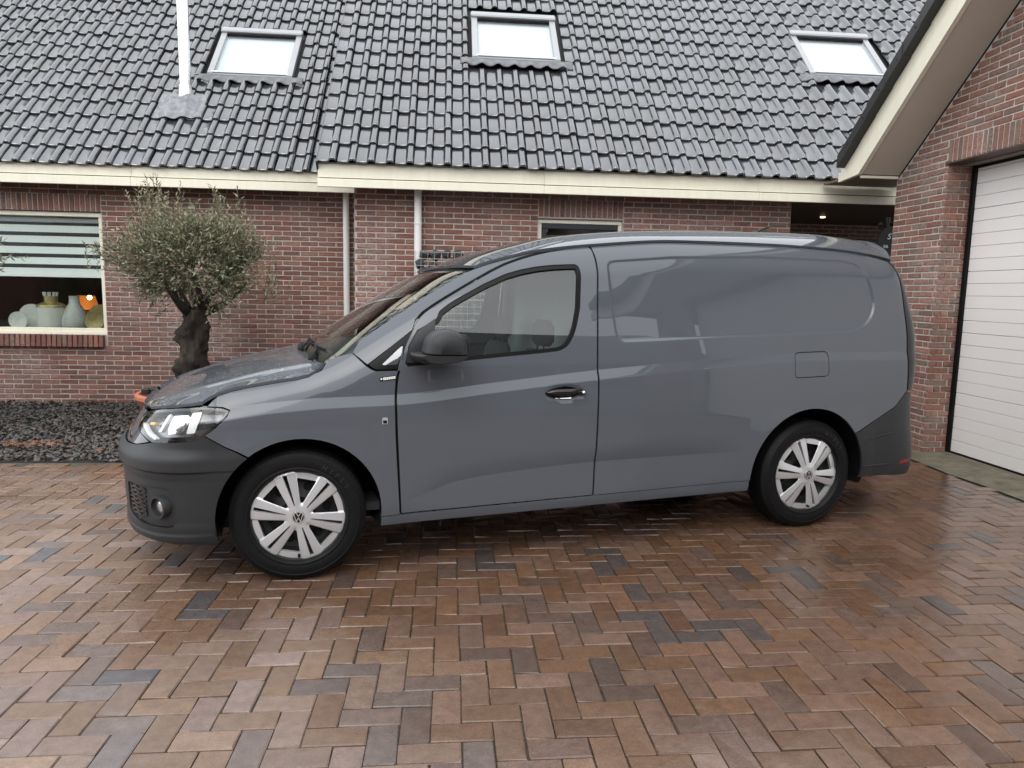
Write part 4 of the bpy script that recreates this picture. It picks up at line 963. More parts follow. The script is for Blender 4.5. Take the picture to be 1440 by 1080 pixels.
def inset(P, d):
    """shrink a closed outline by d"""
    n = len(P); ar = sum(P[i][0] * P[(i + 1) % n][1] - P[(i + 1) % n][0] * P[i][1] for i in range(n)); sg_ = 1 if ar > 0 else -1; out = []
    for i in range(n):
        a, p, b = P[i - 1], P[i], P[(i + 1) % n]; e1 = (p[0] - a[0], p[1] - a[1]); e2 = (b[0] - p[0], b[1] - p[1]); l1 = hypot(*e1) or 1e-9; l2 = hypot(*e2) or 1e-9
        nx, ny = -(e1[1] / l1 + e2[1] / l2) * sg_, (e1[0] / l1 + e2[0] / l2) * sg_; l = hypot(nx, ny) or 1e-9; k = d / max(.5, l / 2); out.append((p[0] + nx / l * k, p[1] + ny / l * k))
    return out
def panel_mesh(name, outline, f, step, m, holes=(), depth=.014, ds=None, flip=False, rim=True, lift=0.0, lines=()):
    ds = ds or step; loops = [resample(outline, ds)] + [resample(h, ds) for h in holes]
    xs = [p[0] for p in loops[0]]; ys_ = [p[1] for p in loops[0]]
    gx = np.arange(min(xs) + step / 2, max(xs), step); gy = np.arange(min(ys_) + step / 2, max(ys_), step); X, Y = np.meshgrid(gx, gy); X, Y = X.ravel(), Y.ravel()
    keep = in_poly(X, Y, loops[0])
    for h in loops[1:]: keep &= ~in_poly(X, Y, h)
    X, Y = X[keep], Y[keep]
    LP = []; B0 = np.array([p for l in loops for p in l])
    for ln in lines:
        P = np.array(resample(ln, ds, False)); k_ = in_poly(P[:, 0], P[:, 1], loops[0])
        for h in loops[1:]: k_ &= ~in_poly(P[:, 0], P[:, 1], h)
        dd = np.array([np.min((B0[:, 0] - x) ** 2 + (B0[:, 1] - y) ** 2) for x, y in P]); k_ &= dd > .004 ** 2; LP.append((P, k_))
    if len(X):
        B = np.array([p for l in loops for p in l] + [tuple(p) for P, k_ in LP for p, q in zip(P, k_) if q]); ok = np.ones(len(X), bool)
        for i in range(0, len(X), 2000):
            d = np.min((X[i:i+2000, None] - B[None, :, 0]) ** 2 + (Y[i:i+2000, None] - B[None, :, 1]) ** 2, axis=1); ok[i:i+2000] = d > (step * .45) ** 2
        X, Y = X[ok], Y[ok]
    pts = [Vector(p) for l in loops for p in l]; E = []; b = 0
    for l in loops: E += [(b + i, b + (i + 1) % len(l)) for i in range(len(l))]; b += len(l)
    for P, k_ in LP:
        prev = None
        for p, q in zip(P, k_):
            if q:
                pts.append(Vector(p)); i_ = len(pts) - 1
                if prev is not None: E.append((prev, i_))
                prev = i_
            else: prev = None
    pts += [Vector((x, y)) for x, y in zip(X, Y)]
    ov, oe, of, *_ = delaunay_2d_cdt(pts, E, [], 0, 1e-7)
    ox = np.array([v.x for v in ov]); oy = np.array([v.y for v in ov]); tri = np.array([list(t_) for t_ in of if len(t_) == 3])
    cx, cy_ = ox[tri].mean(1), oy[tri].mean(1); keep = in_poly(cx, cy_, loops[0])
    for h in loops[1:]: keep &= ~in_poly(cx, cy_, h)
    tri = tri[keep]
    V = [f(x, y) for x, y in zip(ox, oy)]; Nn = [surf_n(f, x, y) for x, y in zip(ox, oy)]
    if flip: Nn = [-n for n in Nn]
    if lift: V = [v + n * lift for v, n in zip(V, Nn)]
    F = []; 
    for a, b2, c in tri:
        nn = (V[b2] - V[a]).cross(V[c] - V[a])
        F.append((int(a), int(b2), int(c)) if nn.dot(Nn[a]) > 0 else (int(a), int(c), int(b2)))
    LN = [Nn[i] for fc in F for i in fc]
    if rim and depth:
        # boundary edges -> inward flange with a tiny rounded lip
        cnt = {}
        for fc in F:
            for i in range(3): e = (fc[i], fc[(i + 1) % 3]); cnt[e] = 1
        bd = [e for e in cnt if (e[1], e[0]) not in cnt]; mp = {}; mp2 = {}
        for e in bd:
            for i in e:
                if i not in mp: mp2[i] = len(V); V.append(V[i].copy()); mp[i] = len(V); V.append(V[i] - Nn[i] * depth)
        for a, b2 in bd:
            q = (mp2[b2], mp2[a], mp[a], mp[b2]); nn = (V[q[1]] - V[q[0]]).cross(V[q[2]] - V[q[0]]); nn = nn.normalized() if nn.length > 1e-12 else Nn[a]; F.append(q); LN += [nn] * 4
    me = mesh(name, V, F, m, smooth=True)
    me.normals_split_custom_set([tuple(n) for n in LN]); return me
def panel(name, outline, f, step, m, parent=None, mirror=True, **kw):
    me = panel_mesh(name, outline, f, step, m, **kw); o = obj(name, me, parent or van)
    if mirror:
        o2 = obj(name, me, parent or van); o2.scale = (1, -1, 1); return o, o2
    return o
SG = np.arange(-.30, 3.72, .03)
LINES = [[(s, Zc(s) + o) for s in SG] for o in (-.066, -.056, -.051, -.046, -.040, -.028, -.014, -.0025, .0025, .012, .028)]
LINES += [[(s, Zl(s) + o) for s in np.arange(.5, 2.62, .03)] for o in (-.10, -.06, -.03, -.010, -.003, .003, .012, .03, .06, .095)]
RECL = [inset(REC, d) for d in (-.006, 0.0, .005, .010, .015, .022)]
LINES += [l + l[:1] for l in RECL]
G = .0035                                                # half of a shut line
ds_top = lambda s: 1.0
DOORT = [(1.417, 1.637), (1.325, 1.619), (1.233, 1.598), (1.14, 1.571), (1.052, 1.539), (.964, 1.497), (.876, 1.449), (.79, 1.40), (.709, 1.352), (.655, 1.318), (.611, 1.288), (.574, 1.25)]
DOORF = [(.554, 1.212), (.506, 1.13), (.484, 1.032), (.468, .964), (.459, .859), (.463, .704), (.471, .546), (.483, .302)]
DOORR = [(1.524, .318), (1.529, .568), (1.530, .80), (1.530, .992), (1.536, 1.2), (1.545, 1.42), (1.558, 1.60)]
WING = [(.672, 1.262), (.683, 1.296), (.74, 1.338), (.802, 1.374), (.92, 1.437), (1.041, 1.491), (1.13, 1.517), (1.214, 1.534), (1.30, 1.545), (1.391, 1.551), (1.448, 1.553, .03), (1.456, 1.50), (1.441, 1.322), (1.418, 1.225), (1.392, 1.162), (1.36, 1.120), (1.313, 1.099), (1.20, 1.088), (1.0, 1.072), (.836, 1.058), (.643, 1.040), (.52, 1.030, 0), (.508, 1.045, 0), (.525, 1.13, 0), (.572, 1.206, 0)]
LOWEDGE = lambda s: .299 + .0185 * (s - .48)             # bottom of the doors and wings
# ---- front door
door_o = rounded([(1.556, 1.655, .03)] + DOORT + DOORF[:-1] + [(.483, .302, .006), (1.524, .318, .006)] + DOORR[1:-1] + [(1.556, 1.60)], .03)
win_h = rounded(WING, .02)
fd, fd2 = panel('front_door', inset(door_o, G), fS(), .018, M_paint, holes=[win_h], lines=LINES)
fd['label'] = 'grey front door with black handle and dark window seal'
# rubber frame and glass of the door window
win_in = inset(win_h, .021)
panel('window_seal', inset(win_h, .0005), fS(.004), .02, M_seal, fd, mirror=False, holes=[win_in], depth=.02)
tri_cut = .615
gl_o = [p for p in win_in]
panel('window_pane', inset(win_in, -.004), fS(.013), .03, M_glass, fd, mirror=False, rim=False)
for o_, me_s in ((fd2, None),):
    for ch in list(fd.children): c = ch.copy(); COL.objects.link(c); c.parent = fd2
# mirror triangle filling the front corner of the window
tri_p = rounded([(.512, 1.048), (.529, 1.128), (.575, 1.203), (.664, 1.262), (.640, 1.058), (.60, 1.052)], .012)
mt, mt2 = panel('mirror_triangle', tri_p, fS(-.002), .02, M_plastic, depth=.02)
# ---- front wing
def arc(cx, cz, r, a0, a1, n): return [(cx + r * cos(radians(a0 + (a1 - a0) * i / n)), cz + r * sin(radians(a0 + (a1 - a0) * i / n))) for i in range(n + 1)]
FA = (.01, .328, .376); RA = (2.945, .330, .418)
topc = lambda s: (s, Top(s) - .002)
wing_o = [(-.437, .8615), (-.319, .8545), (-.290, .8435), (-.302, .818), (-.350, .771), (-.404, .735), (-.316, .681), (-.262, .655)]
wing_o = wing_o + arc(*FA, 127, 2, 22) + [(.386, .297), (.479, .299)] + [(x - 2 * G, y) for x, y in DOORF[-2:0:-1]] + [(.487, 1.014), (.365, 1.012), (.345, 1.020), (.322, 1.036), (.262, 1.0935), (.20, 1.079), (.16, 1.062), (.139, 1.043), (.117, 1.014), (.085, .999)] + [topc(s) for s in (.055, .0, -.05, -.104, -.16, -.22, -.29, -.34, -.38, -.41)]
fw_, fw2 = panel('front_wing', inset(wing_o, .002), fS(), .016, M_paint, lines=LINES)
# ---- side frame: windscreen pillar, roof rail and cargo side in one pressing
TAIL = [(3.735, 1.64), (3.73, 1.60), (3.72, 1.53), (3.71, 1.46), (3.70, 1.39), (3.69, 1.30), (3.685, 1.20), (3.68, 1.06), (3.69, .92), (3.70, .835)]
side_o = [(.266, 1.0955)] + [(.30, Top(.30) - .002)] + [topc(s) for s in np.arange(.36, 3.70, .06)] + [(3.715, Top(3.715) - .002)] + [(a - .004, z) for a, z in TAIL] + [(3.60, .738), (3.45, .664), (3.305, .594)]
side_o += arc(RA[0], RA[1], RA[2], 38, 176, 34) + [(2.527, LOWEDGE(2.527)), (2.0, LOWEDGE(2.0)), (1.531, .319)] + [(x + 2 * G, y) for x, y in DOORR[1:-1]] + [(1.563, 1.60), (1.563, 1.648), (1.545, 1.6575), (1.50, 1.654)] + [(x - .006, y + .007) for x, y in DOORT] + [(.556, 1.225), (.548, 1.207), (.46, 1.140), (.40, 1.096), (.328, 1.043)]
fuel_o = rounded([(2.797, 1.081), (3.045, 1.088), (3.052, .937), (2.795, .929)], .035)
sf, sf2 = panel('side_panel', side_o, fS(), .018, M_paint, holes=[fuel_o], lines=LINES)
panel('fuel_flap', inset(fuel_o, .005), fS(.0005), .016, M_paint, sf, mirror=False, depth=.008)
panel('flap_gap_dark', inset(fuel_o, -.012), fS(.010), .03, M_seal, sf, mirror=False, rim=False)  # dark sheet behind the flap, paints the shade in its gap
# ---- sill
sill_o = [(.388, .294), (2.525, .333), (2.525, .270), (.388, .246)]
panel('sill', sill_o, fS(.003), .02, M_paint, depth=.03)
# ---- quarter light
qt = rounded([(.332, 1.042), (.365, 1.019), (.484, 1.021), (.500, 1.060), (.546, 1.196), (.540, 1.199)], .012)
qh = rounded([(.392, 1.040), (.470, 1.041), (.490, 1.092), (.500, 1.138), (.475, 1.118)], .014)
q1, q2 = panel('quarter_light', qt, fS(.003), .015, M_seal, holes=[qh], depth=.016)
panel('pane', inset(qh, -.004), fS(.009), .03, M_qglass, q1, mirror=False, rim=False)
# ---- bumpers
fb_o = [(-1.088, .235), (-.9, .232), (-.75, .228), (-.60, .225), (-.48, .222), (-.366, .222)] + [(x, z) for x, z in arc(*FA, 196, 128, 16)] + [(-.268, .652), (-.318, .678), (-.404, .731), (-.452, .710), (-.520, .704), (-.64, .692), (-.72, .667), (-.80, .655), (-.95, .652), (-1.088, .652)]
fog_o = rounded([(-.775, .48), (-.633, .495), (-.548, .495), (-.53, .47), (-.524, .42), (-.528, .318), (-.56, .304), (-.66, .300), (-.775, .33)], .02)
def f_bump(a, z):
    p = L3(*S(a, z)); n = surf_n(lambda x, y: L3(*S(x, y)), a, z)
    k = sst((a + 1.2) / .2) * (1 - .75 * sst((a + .55) / .22))
    h = .019 * sst((z - .560) / .014) * (1 - sst((z - .615) / .06)) + .010 * (1 - sst((z - .262) / .02)) * sst((z - .23) / .012) - .006 * sst((z - .30) / .03) * (1 - sst((z - .52) / .03))
    return p + n * h * k
bf, bf2 = panel('front_bumper', fb_o, f_bump, .018, M_plastic, holes=[fog_o], lines=[[(a, z) for a in np.arange(-1.08, -.25, .02)] for z in (.553, .560, .5645, .569, .5745, .582, .60, .62, .64, .50, .52, .245, .262, .272)])
bf['label'] = 'unpainted dark plastic front bumper with fog lamp'
panel('fog_bezel', inset(fog_o, .001), fS(.016), .02, mat('bezel_plastic', (.020, .021, .023), .55), bf, mirror=False, depth=.03)
# air intake slats
for k in range(8):
    z = .338 + k * .018
    b = MB(); V = []; F = []
    for i in range(9):
        a = -.772 + .115 * i / 8; zz = z + .006 * sin(i * 1.9 + k); p = fS(.010)(a, zz); p2 = fS(.010)(a, zz + .009); p3 = fS(.020)(a, zz + .006); V += [p, p2, p3]
    for i in range(8): F += [(3*i, 3*i+3, 3*i+4, 3*i+1), (3*i+1, 3*i+4, 3*i+5, 3*i+2), (3*i, 3*i+2, 3*i+5, 3*i+3)]
    b.add(V, F); b.build('intake_slat', M_black, bf)
pF = fS(0)(-.590, .402); nF = surf_n(fS(0), -.590, .402); axF = (nF * .8 + Vector((-.6, -.25, 0))).normalized(); RF = Vector((0, 0, 1)).rotation_difference(axF).to_matrix().to_4x4()
b = MB(); b.lathe([(.052, -.035), (.055, .012), (.052, .018), (.043, .018), (.040, -.02)], 28, 'z'); fo = b.build('fog_lamp', M_plastic, bf, auto=40); fo.matrix_basis = Matrix.Translation(pF - nF * .012) @ RF
b = MB(); b.lathe([(0, .006), (.02, .004), (.039, -.006), (.039, -.02)], 24, 'z'); fo2 = b.build('fog_lens', mat('fog_glass', (.5, .5, .5), .08, .7, coat=1), bf, smooth=True); fo2.matrix_basis = Matrix.Translation(pF - nF * .012) @ RF
rb_o = [(3.312, .588), (3.45, .657), (3.60, .731), (3.70, .828), (3.80, .80), (3.95, .79), (4.248, .79), (4.248, .27), (3.95, .275), (3.70, .285), (3.50, .298), (3.352, .298)] + arc(RA[0], RA[1], RA[2], -4, 37.5, 12)
rbp, rbp2 = panel('rear_bumper', rb_o, fS(), .018, M_plastic); rbp['label'] = 'unpainted dark plastic rear bumper corner'
panel('reflector', rounded([(3.66, .362), (3.76, .370), (3.76, .388), (3.67, .382)], .008), fS(-.002), .02, M_red, rbp, mirror=False, depth=.008)
# bumper ledges (styling lines)
for (pts, nm) in (([(3.40, .53), (3.50, .552), (3.60, .562)], 'ledge'), ([(3.37, .36), (3.55, .362), (3.75, .372)], 'ledge')):
    b = MB(); V = [];
    for a, z in pts: V += [fS(-.001)(a, z + .012), fS(-.007)(a, z + .006), fS(-.001)(a, z)]
    F = []
    for i in range(len(pts) - 1): F += [(3*i, 3*i+3, 3*i+4, 3*i+1), (3*i+1, 3*i+4, 3*i+5, 3*i+2)]
    b.add(V, F); b.build(nm, M_plastic, rbp, smooth=True)
# ---- tail lamp, rear door
tl_o = [(a, z) for a, z in TAIL] + [(3.78, .83), (3.83, .86), (3.84, 1.0), (3.85, 1.2), (3.845, 1.4), (3.83, 1.55), (3.80, 1.63)]
tl, tl2 = panel('tail_lamp', tl_o, fS(-.004), .025, M_smoke, depth=.03); tl['label'] = 'smoked black tail lamp on the rear corner'
rd = [(3.855, .80)] + [(3.86, z) for z in (1.0, 1.2, 1.4, 1.55, 1.64)] + [(4.248, 1.64), (4.248, .80)]
panel('rear_door', rd, fS(.002), .04, M_paint)
# ---- bonnet
def f_hood(s, w): return Vector((s, -w, hood(s, w)))
def Sw(a, z): return S(a, z)
Zh = pch([-1.088, -.97, -.85, -.75, -.66, -.582, -.50, -.437], [.80, .80, .81, .822, .84, .852, .862, .868])
edge = []
for a, z in [(-.437, .870), (-.50, .862), (-.582, .852), (-.66, .84), (-.75, .822), (-.85, .81), (-.97, .80), (-1.088, .80)]:
    q = S(a, z); edge.append((q[0], q[1]))
side_e = [(s, W(s, Top(s) - .004) - .004) for s in (-.425, -.405, -.385, -.36, -.32, -.27, -.2, -.104, 0, .055, .09, .113)]
rear_e = [(.131, W(.131, 1.035) - .006), (.128, .74), (.10, .60), (.07, .4), (.055, .2), (.05, 0)]
half = [(s, w) for s, w in reversed(edge)] + side_e + rear_e
hood_o = half + [(s, -w) for s, w in reversed(half[1:-1])]
HB = []
for a, z in [(-.437 - .651 * i / 60, 0) for i in range(61)]:
    q = S(a, Zh(a)); HB.append((q[0], q[1], Zh(a) - .002 - hood(q[0], q[1])))
for s in np.linspace(-.40, .131, 50):
    w = W(s, Top(s) - .004) - .004; HB.append((s, w, Top(s) - .002 - hood(s, w)))
HB = np.array(HB)
def hood_fit(s, w):
    d2 = (HB[:, 0] - s) ** 2 + (HB[:, 1] - abs(w)) ** 2; wt = 1 / (d2 + 2e-4) ** 2; dz = float((HB[:, 2] * wt).sum() / wt.sum())
    return Vector((s, -w, hood(s, w) + dz * exp(-float(d2.min()) / .16 ** 2)))
panel('bonnet', hood_o, hood_fit, .02, M_wet, mirror=False, flip=False)
# nose panel above the bumper with the badge bar
nose_o = [(-.66, .694), (-.72, .672), (-.80, .660), (-.95, .657), (-1.088, .657), (-1.088, .792), (-.97, .793), (-.86, .80), (-.80, .806), (-.797, .752), (-.775, .728), (-.70, .708)]
panel('nose_panel', nose_o, fS(.002), .02, M_paint)
b = MB(); V = []; F = []
for i in range(7):
    a = -.80 - .288 * i / 6
    for z, o_ in ((.672, .004), (.682, -.004), (.690, .004)): V.append(fS(o_)(a, z))
for i in range(6): F += [(3*i, 3*i+3, 3*i+4, 3*i+1), (3*i+1, 3*i+4, 3*i+5, 3*i+2)]
b.add(V, F); b.build('chrome_strip', M_chrome, van, smooth=True)
# ---- headlamp
hl_o = rounded([(-.792, .748), (-.787, .784), (-.748, .815), (-.66, .836), (-.582, .847), (-.436, .858, 0), (-.325, .8505), (-.291, .8415), (-.306, .818), (-.352, .771), (-.413, .725), (-.454, .710), (-.522, .704), (-.637, .694), (-.70, .712), (-.775, .734)], .012)
hl = empty('headlamp', parent=van)
panel('housing', hl_o, fS(.050), .02, mat('lamp_housing', (.34, .35, .36), .22, .6), hl, mirror=False, rim=False)
panel('bezel', inset(hl_o, -.001), fS(.002), .02, M_black, hl, mirror=False, holes=[inset(hl_o, .010)], depth=.05)
panel('lens', inset(hl_o, .002), fS(-.001), .02, M_lens, hl, mirror=False, rim=False)
M_refl = mat('lamp_reflector', (.80, .81, .83), .10, .95); M_lampw = mat('lamp_white', (.78, .78, .77), .35)
def lampblock(name, P, o0, o1, m):
    panel(name, rounded(P, .006), fS(o0), .02, m, hl, mirror=False, depth=o1)
lampblock('reflector', [(-.63, .820), (-.61, .835), (-.50, .842), (-.515, .745), (-.60, .735)], .030, .03, M_refl)
lampblock('led_block', [(-.595, .826), (-.51, .836), (-.525, .752), (-.60, .762)], .020, .02, M_refl)
lampblock('led_block', [(-.49, .842), (-.435, .846), (-.455, .745), (-.495, .742)], .016, .02, M_lampw)
lampblock('light_guide', [(-.63, .825), (-.612, .833), (-.628, .745), (-.645, .742)], .018, .02, M_lampw)
lampblock('light_guide', [(-.785, .752), (-.70, .722), (-.64, .706), (-.64, .716), (-.70, .735), (-.775, .762)], .014, .02, M_lampw)
lampblock('lower_trim', [(-.63, .702), (-.46, .716), (-.44, .735), (-.50, .728), (-.62, .722)], .016, .02, M_black)
lampblock('rear_trim', [(-.43, .842), (-.32, .842), (-.34, .80), (-.42, .742), (-.445, .745)], .022, .02, mat('lamp_dark', (.03, .03, .033), .2, coat=1))
lampblock('turn_bulb', [(-.725, .775), (-.690, .782), (-.69, .770), (-.725, .763)], .018, .02, M_amber)
hl2 = hl.copy(); COL.objects.link(hl2); hl2.scale = (1, -1, 1)
for ch in list(hl.children): c = ch.copy(); COL.objects.link(c); c.parent = hl2
# ---- windscreen
EW = pch([0, .15, .35, .6, .85, 1], [.143, .275, .44, .64, .815, .893]); 
def f_ws(t, k):                                          # t 0..1 from base to roof, k -1..1 across
    s = EW(t); zt = Top(s) - .004; we = W(s, Top(s) - .002) - .004
    c = 1 - abs(k) ** 2.2; return Vector((s - c * (.060 - .040 * t), -k * we, zt + c * (.004 + .010 * t)))
ws = [(0, -1), (1, -1), (1, 1), (0, 1)]
wp = panel('windscreen', [(0, -1), (0, 1), (1, 1), (1, -1)], f_ws, .05, M_glass, mirror=False, rim=False, flip=True)
def f_wsi(t, k): return f_ws(t, k) + Vector((.0, 0, -.012))
for nm, ring in (('screen_print', [(0, -1), (0, 1), (1, 1), (1, -1)]),):
    panel(nm, ring, f_wsi, .05, M_seal, wp, mirror=False, holes=[[(.04, -.965), (.04, .965), (.985, .965), (.985, -.965)]], rim=False, flip=True)
# scuttle below the screen
def f_sc(t, k):
    p = f_ws(0.0, k) + Vector((.0, 0, -.006)); w = -p.y; sr = .131 - .081 * (1 - min(1, abs(w) / .80) ** 1.7); q = Vector((sr - .012, p.y, hood(min(sr, .12), min(abs(w), .80)) - .018)); return q.lerp(p, t)
panel('scuttle', [(0, -.97), (0, .97), (1, .97), (1, -.97)], f_sc, .06, mat('scuttle_plastic', (.012, .012, .013), .4), mirror=False, rim=False, flip=True)
for k0, k1 in ((.70, .02), (.02, -.66)):
    b = MB(); up_ = Vector((0, 0, .013)); p0 = f_ws(.0, k0) + Vector((-.02, 0, .012))
    b.tube([p0, f_ws(.022, k0 - .18) + up_, f_ws(.045, k0 - .36) + up_ * 1.3], [.011, .009, .007], 8); b.lathe([(.018, -.02), (.018, .008), (0, .014)], 14, 'z', p0)
    b.tube([f_ws(.055, k0 - .02) + up_ * .7, f_ws(.050, k0 - .36) + up_ * .9, f_ws(.04, k1 - .06) + up_ * .7], [.005, .007, .005], 6); b.build('wiper', M_seal, van, smooth=True)
# ---- roof
def f_roof(s, k):
    we = W(s, Top(s) - .002); p = Vector((s, -k * we, 0)); t = abs(k); zt = Top(s) + .001; p.z = RC(s) - (RC(s) - zt) * t ** 3.8
    if s < 1.3: p.x = s - (1 - t ** 2.2) * .022 * (1.3 - s) / .41
    return p
panel('roof_panel', [(.897, -1), (3.67, -1), (3.72, -.86), (3.76, -.5), (3.775, 0), (3.76, .5), (3.72, .86), (3.67, 1), (.897, 1)], f_roof, .03, M_paint, mirror=False, flip=False)
b = MB(); pr = f_roof(3.15, 0.0); b.lathe([(.0, 0), (.045, 0), (.035, .02), (.0, .03)], 20, 'z', pr); b.tube([pr + Vector((0, 0, .015)), pr + Vector((.08, 0, .05)), pr + Vector((.16, 0, .075))], [.010, .007, .004], 8); b.build('aerial', M_plastic, van, smooth=True)
# ---- door handle, badges, mirror
hd = empty('door_handle', parent=van)
ell = [(1.341 + .113 * cos(2 * pi * i / 40) * (1 if True else 0), .882 + .0365 * sin(2 * pi * i / 40) * (1 - .25 * abs(cos(2 * pi * i / 40)))) for i in range(40)]
panel('handle_cup', ell, fS(-.0015), .012, M_black, hd, mirror=False, depth=.01)
V = []; F = []; n = 16; seg = 12
for i in range(n + 1):
    u_ = i / n; a = 1.232 + .222 * u_; zc_ = .889 + .001 * u_; hh = .0165 * (1 - abs(2 * u_ - 1) ** 4) * (1.0 if u_ < .75 else 1.12) + .002; pr_ = .030 * (1 - abs(2 * u_ - 1) ** 2.4) + .004
    c = fS(0)(a, zc_); n0 = Vector((0, -1, 0))
    for j in range(seg): th = 2 * pi * j / seg; V.append(c + n0 * (pr_ + .011 * sin(th)) + Vector((0, 0, hh * cos(th))))
for i in range(n):
    for j in range(seg): q = (j + 1) % seg; F.append((i * seg + j, i * seg + q, (i + 1) * seg + q, (i + 1) * seg + j))
b = MB(); b.add(V, F); b.build('grip', M_black, hd, smooth=True)
b = MB(); c = fS(0)(1.432, .888) + Vector((0, -.030, 0)); b.lathe([(0, -.012), (.008, -.011), (.0095, 0), (.0095, .01)], 18, 'y', c); b.build('lock', M_chrome, hd, smooth=True)
b = MB(); V = [fS(-.003)(1.285 + .09 * i / 6, .853 + .008 * j) for j in (0, 1) for i in range(7)]; b.add(V, [(i, i + 1, i + 8, i + 7) for i in range(6)]); b.build('reflex', M_chrome, hd)
hd2 = hd.copy(); COL.objects.link(hd2); hd2.scale = (1, -1, 1)
for ch in list(hd.children): c = ch.copy(); COL.objects.link(c); c.parent = hd2
bd = empty('wing_badge', parent=van)
panel('plate', rounded([(.383, .962), (.383, .981), (.459, .990), (.459, .971)], .003), fS(-.002), .01, M_black, bd, mirror=False, depth=.004)
for k in range(8):
    a0 = .391 + k * .0085; z0 = .9655 + (a0 - .383) * .118
    P = [(a0, z0), (a0 + .0065, z0 + .0008), (a0 + .0065, z0 + .0135), (a0, z0 + .0127)] if k else [(a0 - .004, z0 + .001), (a0 + .0055, z0 + .006), (a0 + .0055, z0 + .008), (a0 - .004, z0 + .013)]
    panel('chrome_letter', P, fS(-.0045), .006, M_lampw, bd, mirror=False, depth=.002)
b4 = empty('small_badge', parent=van)
panel('plate', rounded([(.390, .758), (.390, .790), (.417, .790), (.417, .758)], .006), fS(-.003), .008, M_silver, b4, mirror=False, depth=.004)
panel('emblem', rounded([(.394, .762), (.394, .777), (.413, .777), (.413, .762)], .004), fS(-.0045), .008, M_seal, b4, mirror=False, depth=.002)
# mirror housing (profile in length/height, lofted outwards)
mr = empty('wing_mirror', parent=van)
up = rounded([(.563, 1.106, .01), (.580, 1.176, .03), (.612, 1.208, .04), (.655, 1.222, .04), (.70, 1.220, .04), (.742, 1.200, .03), (.764, 1.166, .03), (.772, 1.102, .008)], .02)
lo = rounded([(.515, 1.104, .008), (.520, 1.085, .02), (.550, 1.062, .02), (.62, 1.055, .02), (.74, 1.070, .02), (.774, 1.088, .012), (.774, 1.101, .004)], .02)
def mloft(P, ws_, cx, cz):
    rings = []
    for w, sc_, dx in ws_: rings.append([L3(cx + (x - cx) * sc_ + dx, w, cz + (z - cz) * sc_) for x, z in P])
    b = MB(); b.loft(rings); return b
mloft(up, [(.945, .86, .0), (.96, .95, 0), (1.00, .99, 0), (1.05, 1.0, 0), (1.085, .965, .002), (1.105, .89, .004), (1.117, .76, .006), (1.124, .5, .008)], .675, 1.11).build('cap', M_plastic, mr, auto=38)
mloft(lo, [(.875, .70, -.02), (.93, .90, -.006), (.98, 1.0, 0), (1.06, 1.0, 0), (1.10, .92, .004), (1.118, .78, .008)], .65, 1.098).build('base', mat('mirror_base', (.012, .012, .013), .5), mr, auto=38)
b = MB(); b.add([L3(.7755, .975, 1.112), L3(.7755, 1.075, 1.112), L3(.768, 1.065, 1.185), L3(.768, .985, 1.19)], [(0, 1, 2, 3)]); b.build('mirror_glass', M_chrome, mr)
mr2 = mr.copy(); COL.objects.link(mr2); mr2.scale = (1, -1, 1)
for ch in list(mr.children): c = ch.copy(); COL.objects.link(c); c.parent = mr2
# ---- wheels
def cover_depth(x, y):
    r = hypot(x, y); th = atan2(y, x); k = (th - radians(107)) % (pi / 3); k = min(k, pi / 3 - k)          # angle from the middle of a spoke pair
    lat = r * sin(k); half_ = .0205 + .029 * (r / .187); m_ = sst((half_ - lat + .004) / .008) * (1 - sst((r - .202) / .008))
    hub = 1 - sst((r - .034) / .03)
    return .012 - .018 * (r / .213) ** 2 - .010 * (1 - max(m_, hub)) * sst((r - .034) / .03) - .006 * m_ * (1 - hub) * min(1, lat / half_) ** 1.5 + .004 * sst((r - .203) / .006)
def f_cov(x, y): return Vector((x, -cover_depth(x, y), y))
def polar(r, a): return (r * cos(a), r * sin(a))
holes_ = []; slots = []
for k in range(6):
    am = radians(107 - 60 * k); a2 = am + radians(30)
    P = []
    ri, ro = .052, .170
    for r in np.linspace(ri + .012, ro, 7): hw_ = (r * radians(30)) - (.0175 + .031 * (r / .187)) ; P.append((r, max(.004, hw_)))
    loop_ = [polar(sqrt(r * r + h * h), a2 - atan2(h, r)) for r, h in P] + [polar(sqrt(r * r + h * h), a2 + atan2(h, r)) for r, h in reversed(P)]
    holes_.append(rounded(loop_, .007, 3))
    sl_p = [(.054, .0022), (.10, .0050), (.15, .0074), (.196, .0088)]
    loop_ = [polar(sqrt(r * r + h * h), am - atan2(h, r)) for r, h in sl_p] + [polar(sqrt(r * r + h * h), am + atan2(h, r)) for r, h in reversed(sl_p)]
    slots.append(loop_)
me_cov = panel_mesh('wheel_cover', [polar(.213, 2 * pi * i / 96) for i in range(96)], f_cov, .0058, M_silver, holes=holes_ + slots, depth=.016, ds=.006, flip=False, lines=[[polar(r_, radians(107 - 60 * k_) + s_ * atan2(.0205 + .029 * (r_ / .187) + o_, r_)) for r_ in np.linspace(.06, .208, 30)] for k_ in range(6) for s_ in (-1, 1) for o_ in (-.004, .0, .004)])
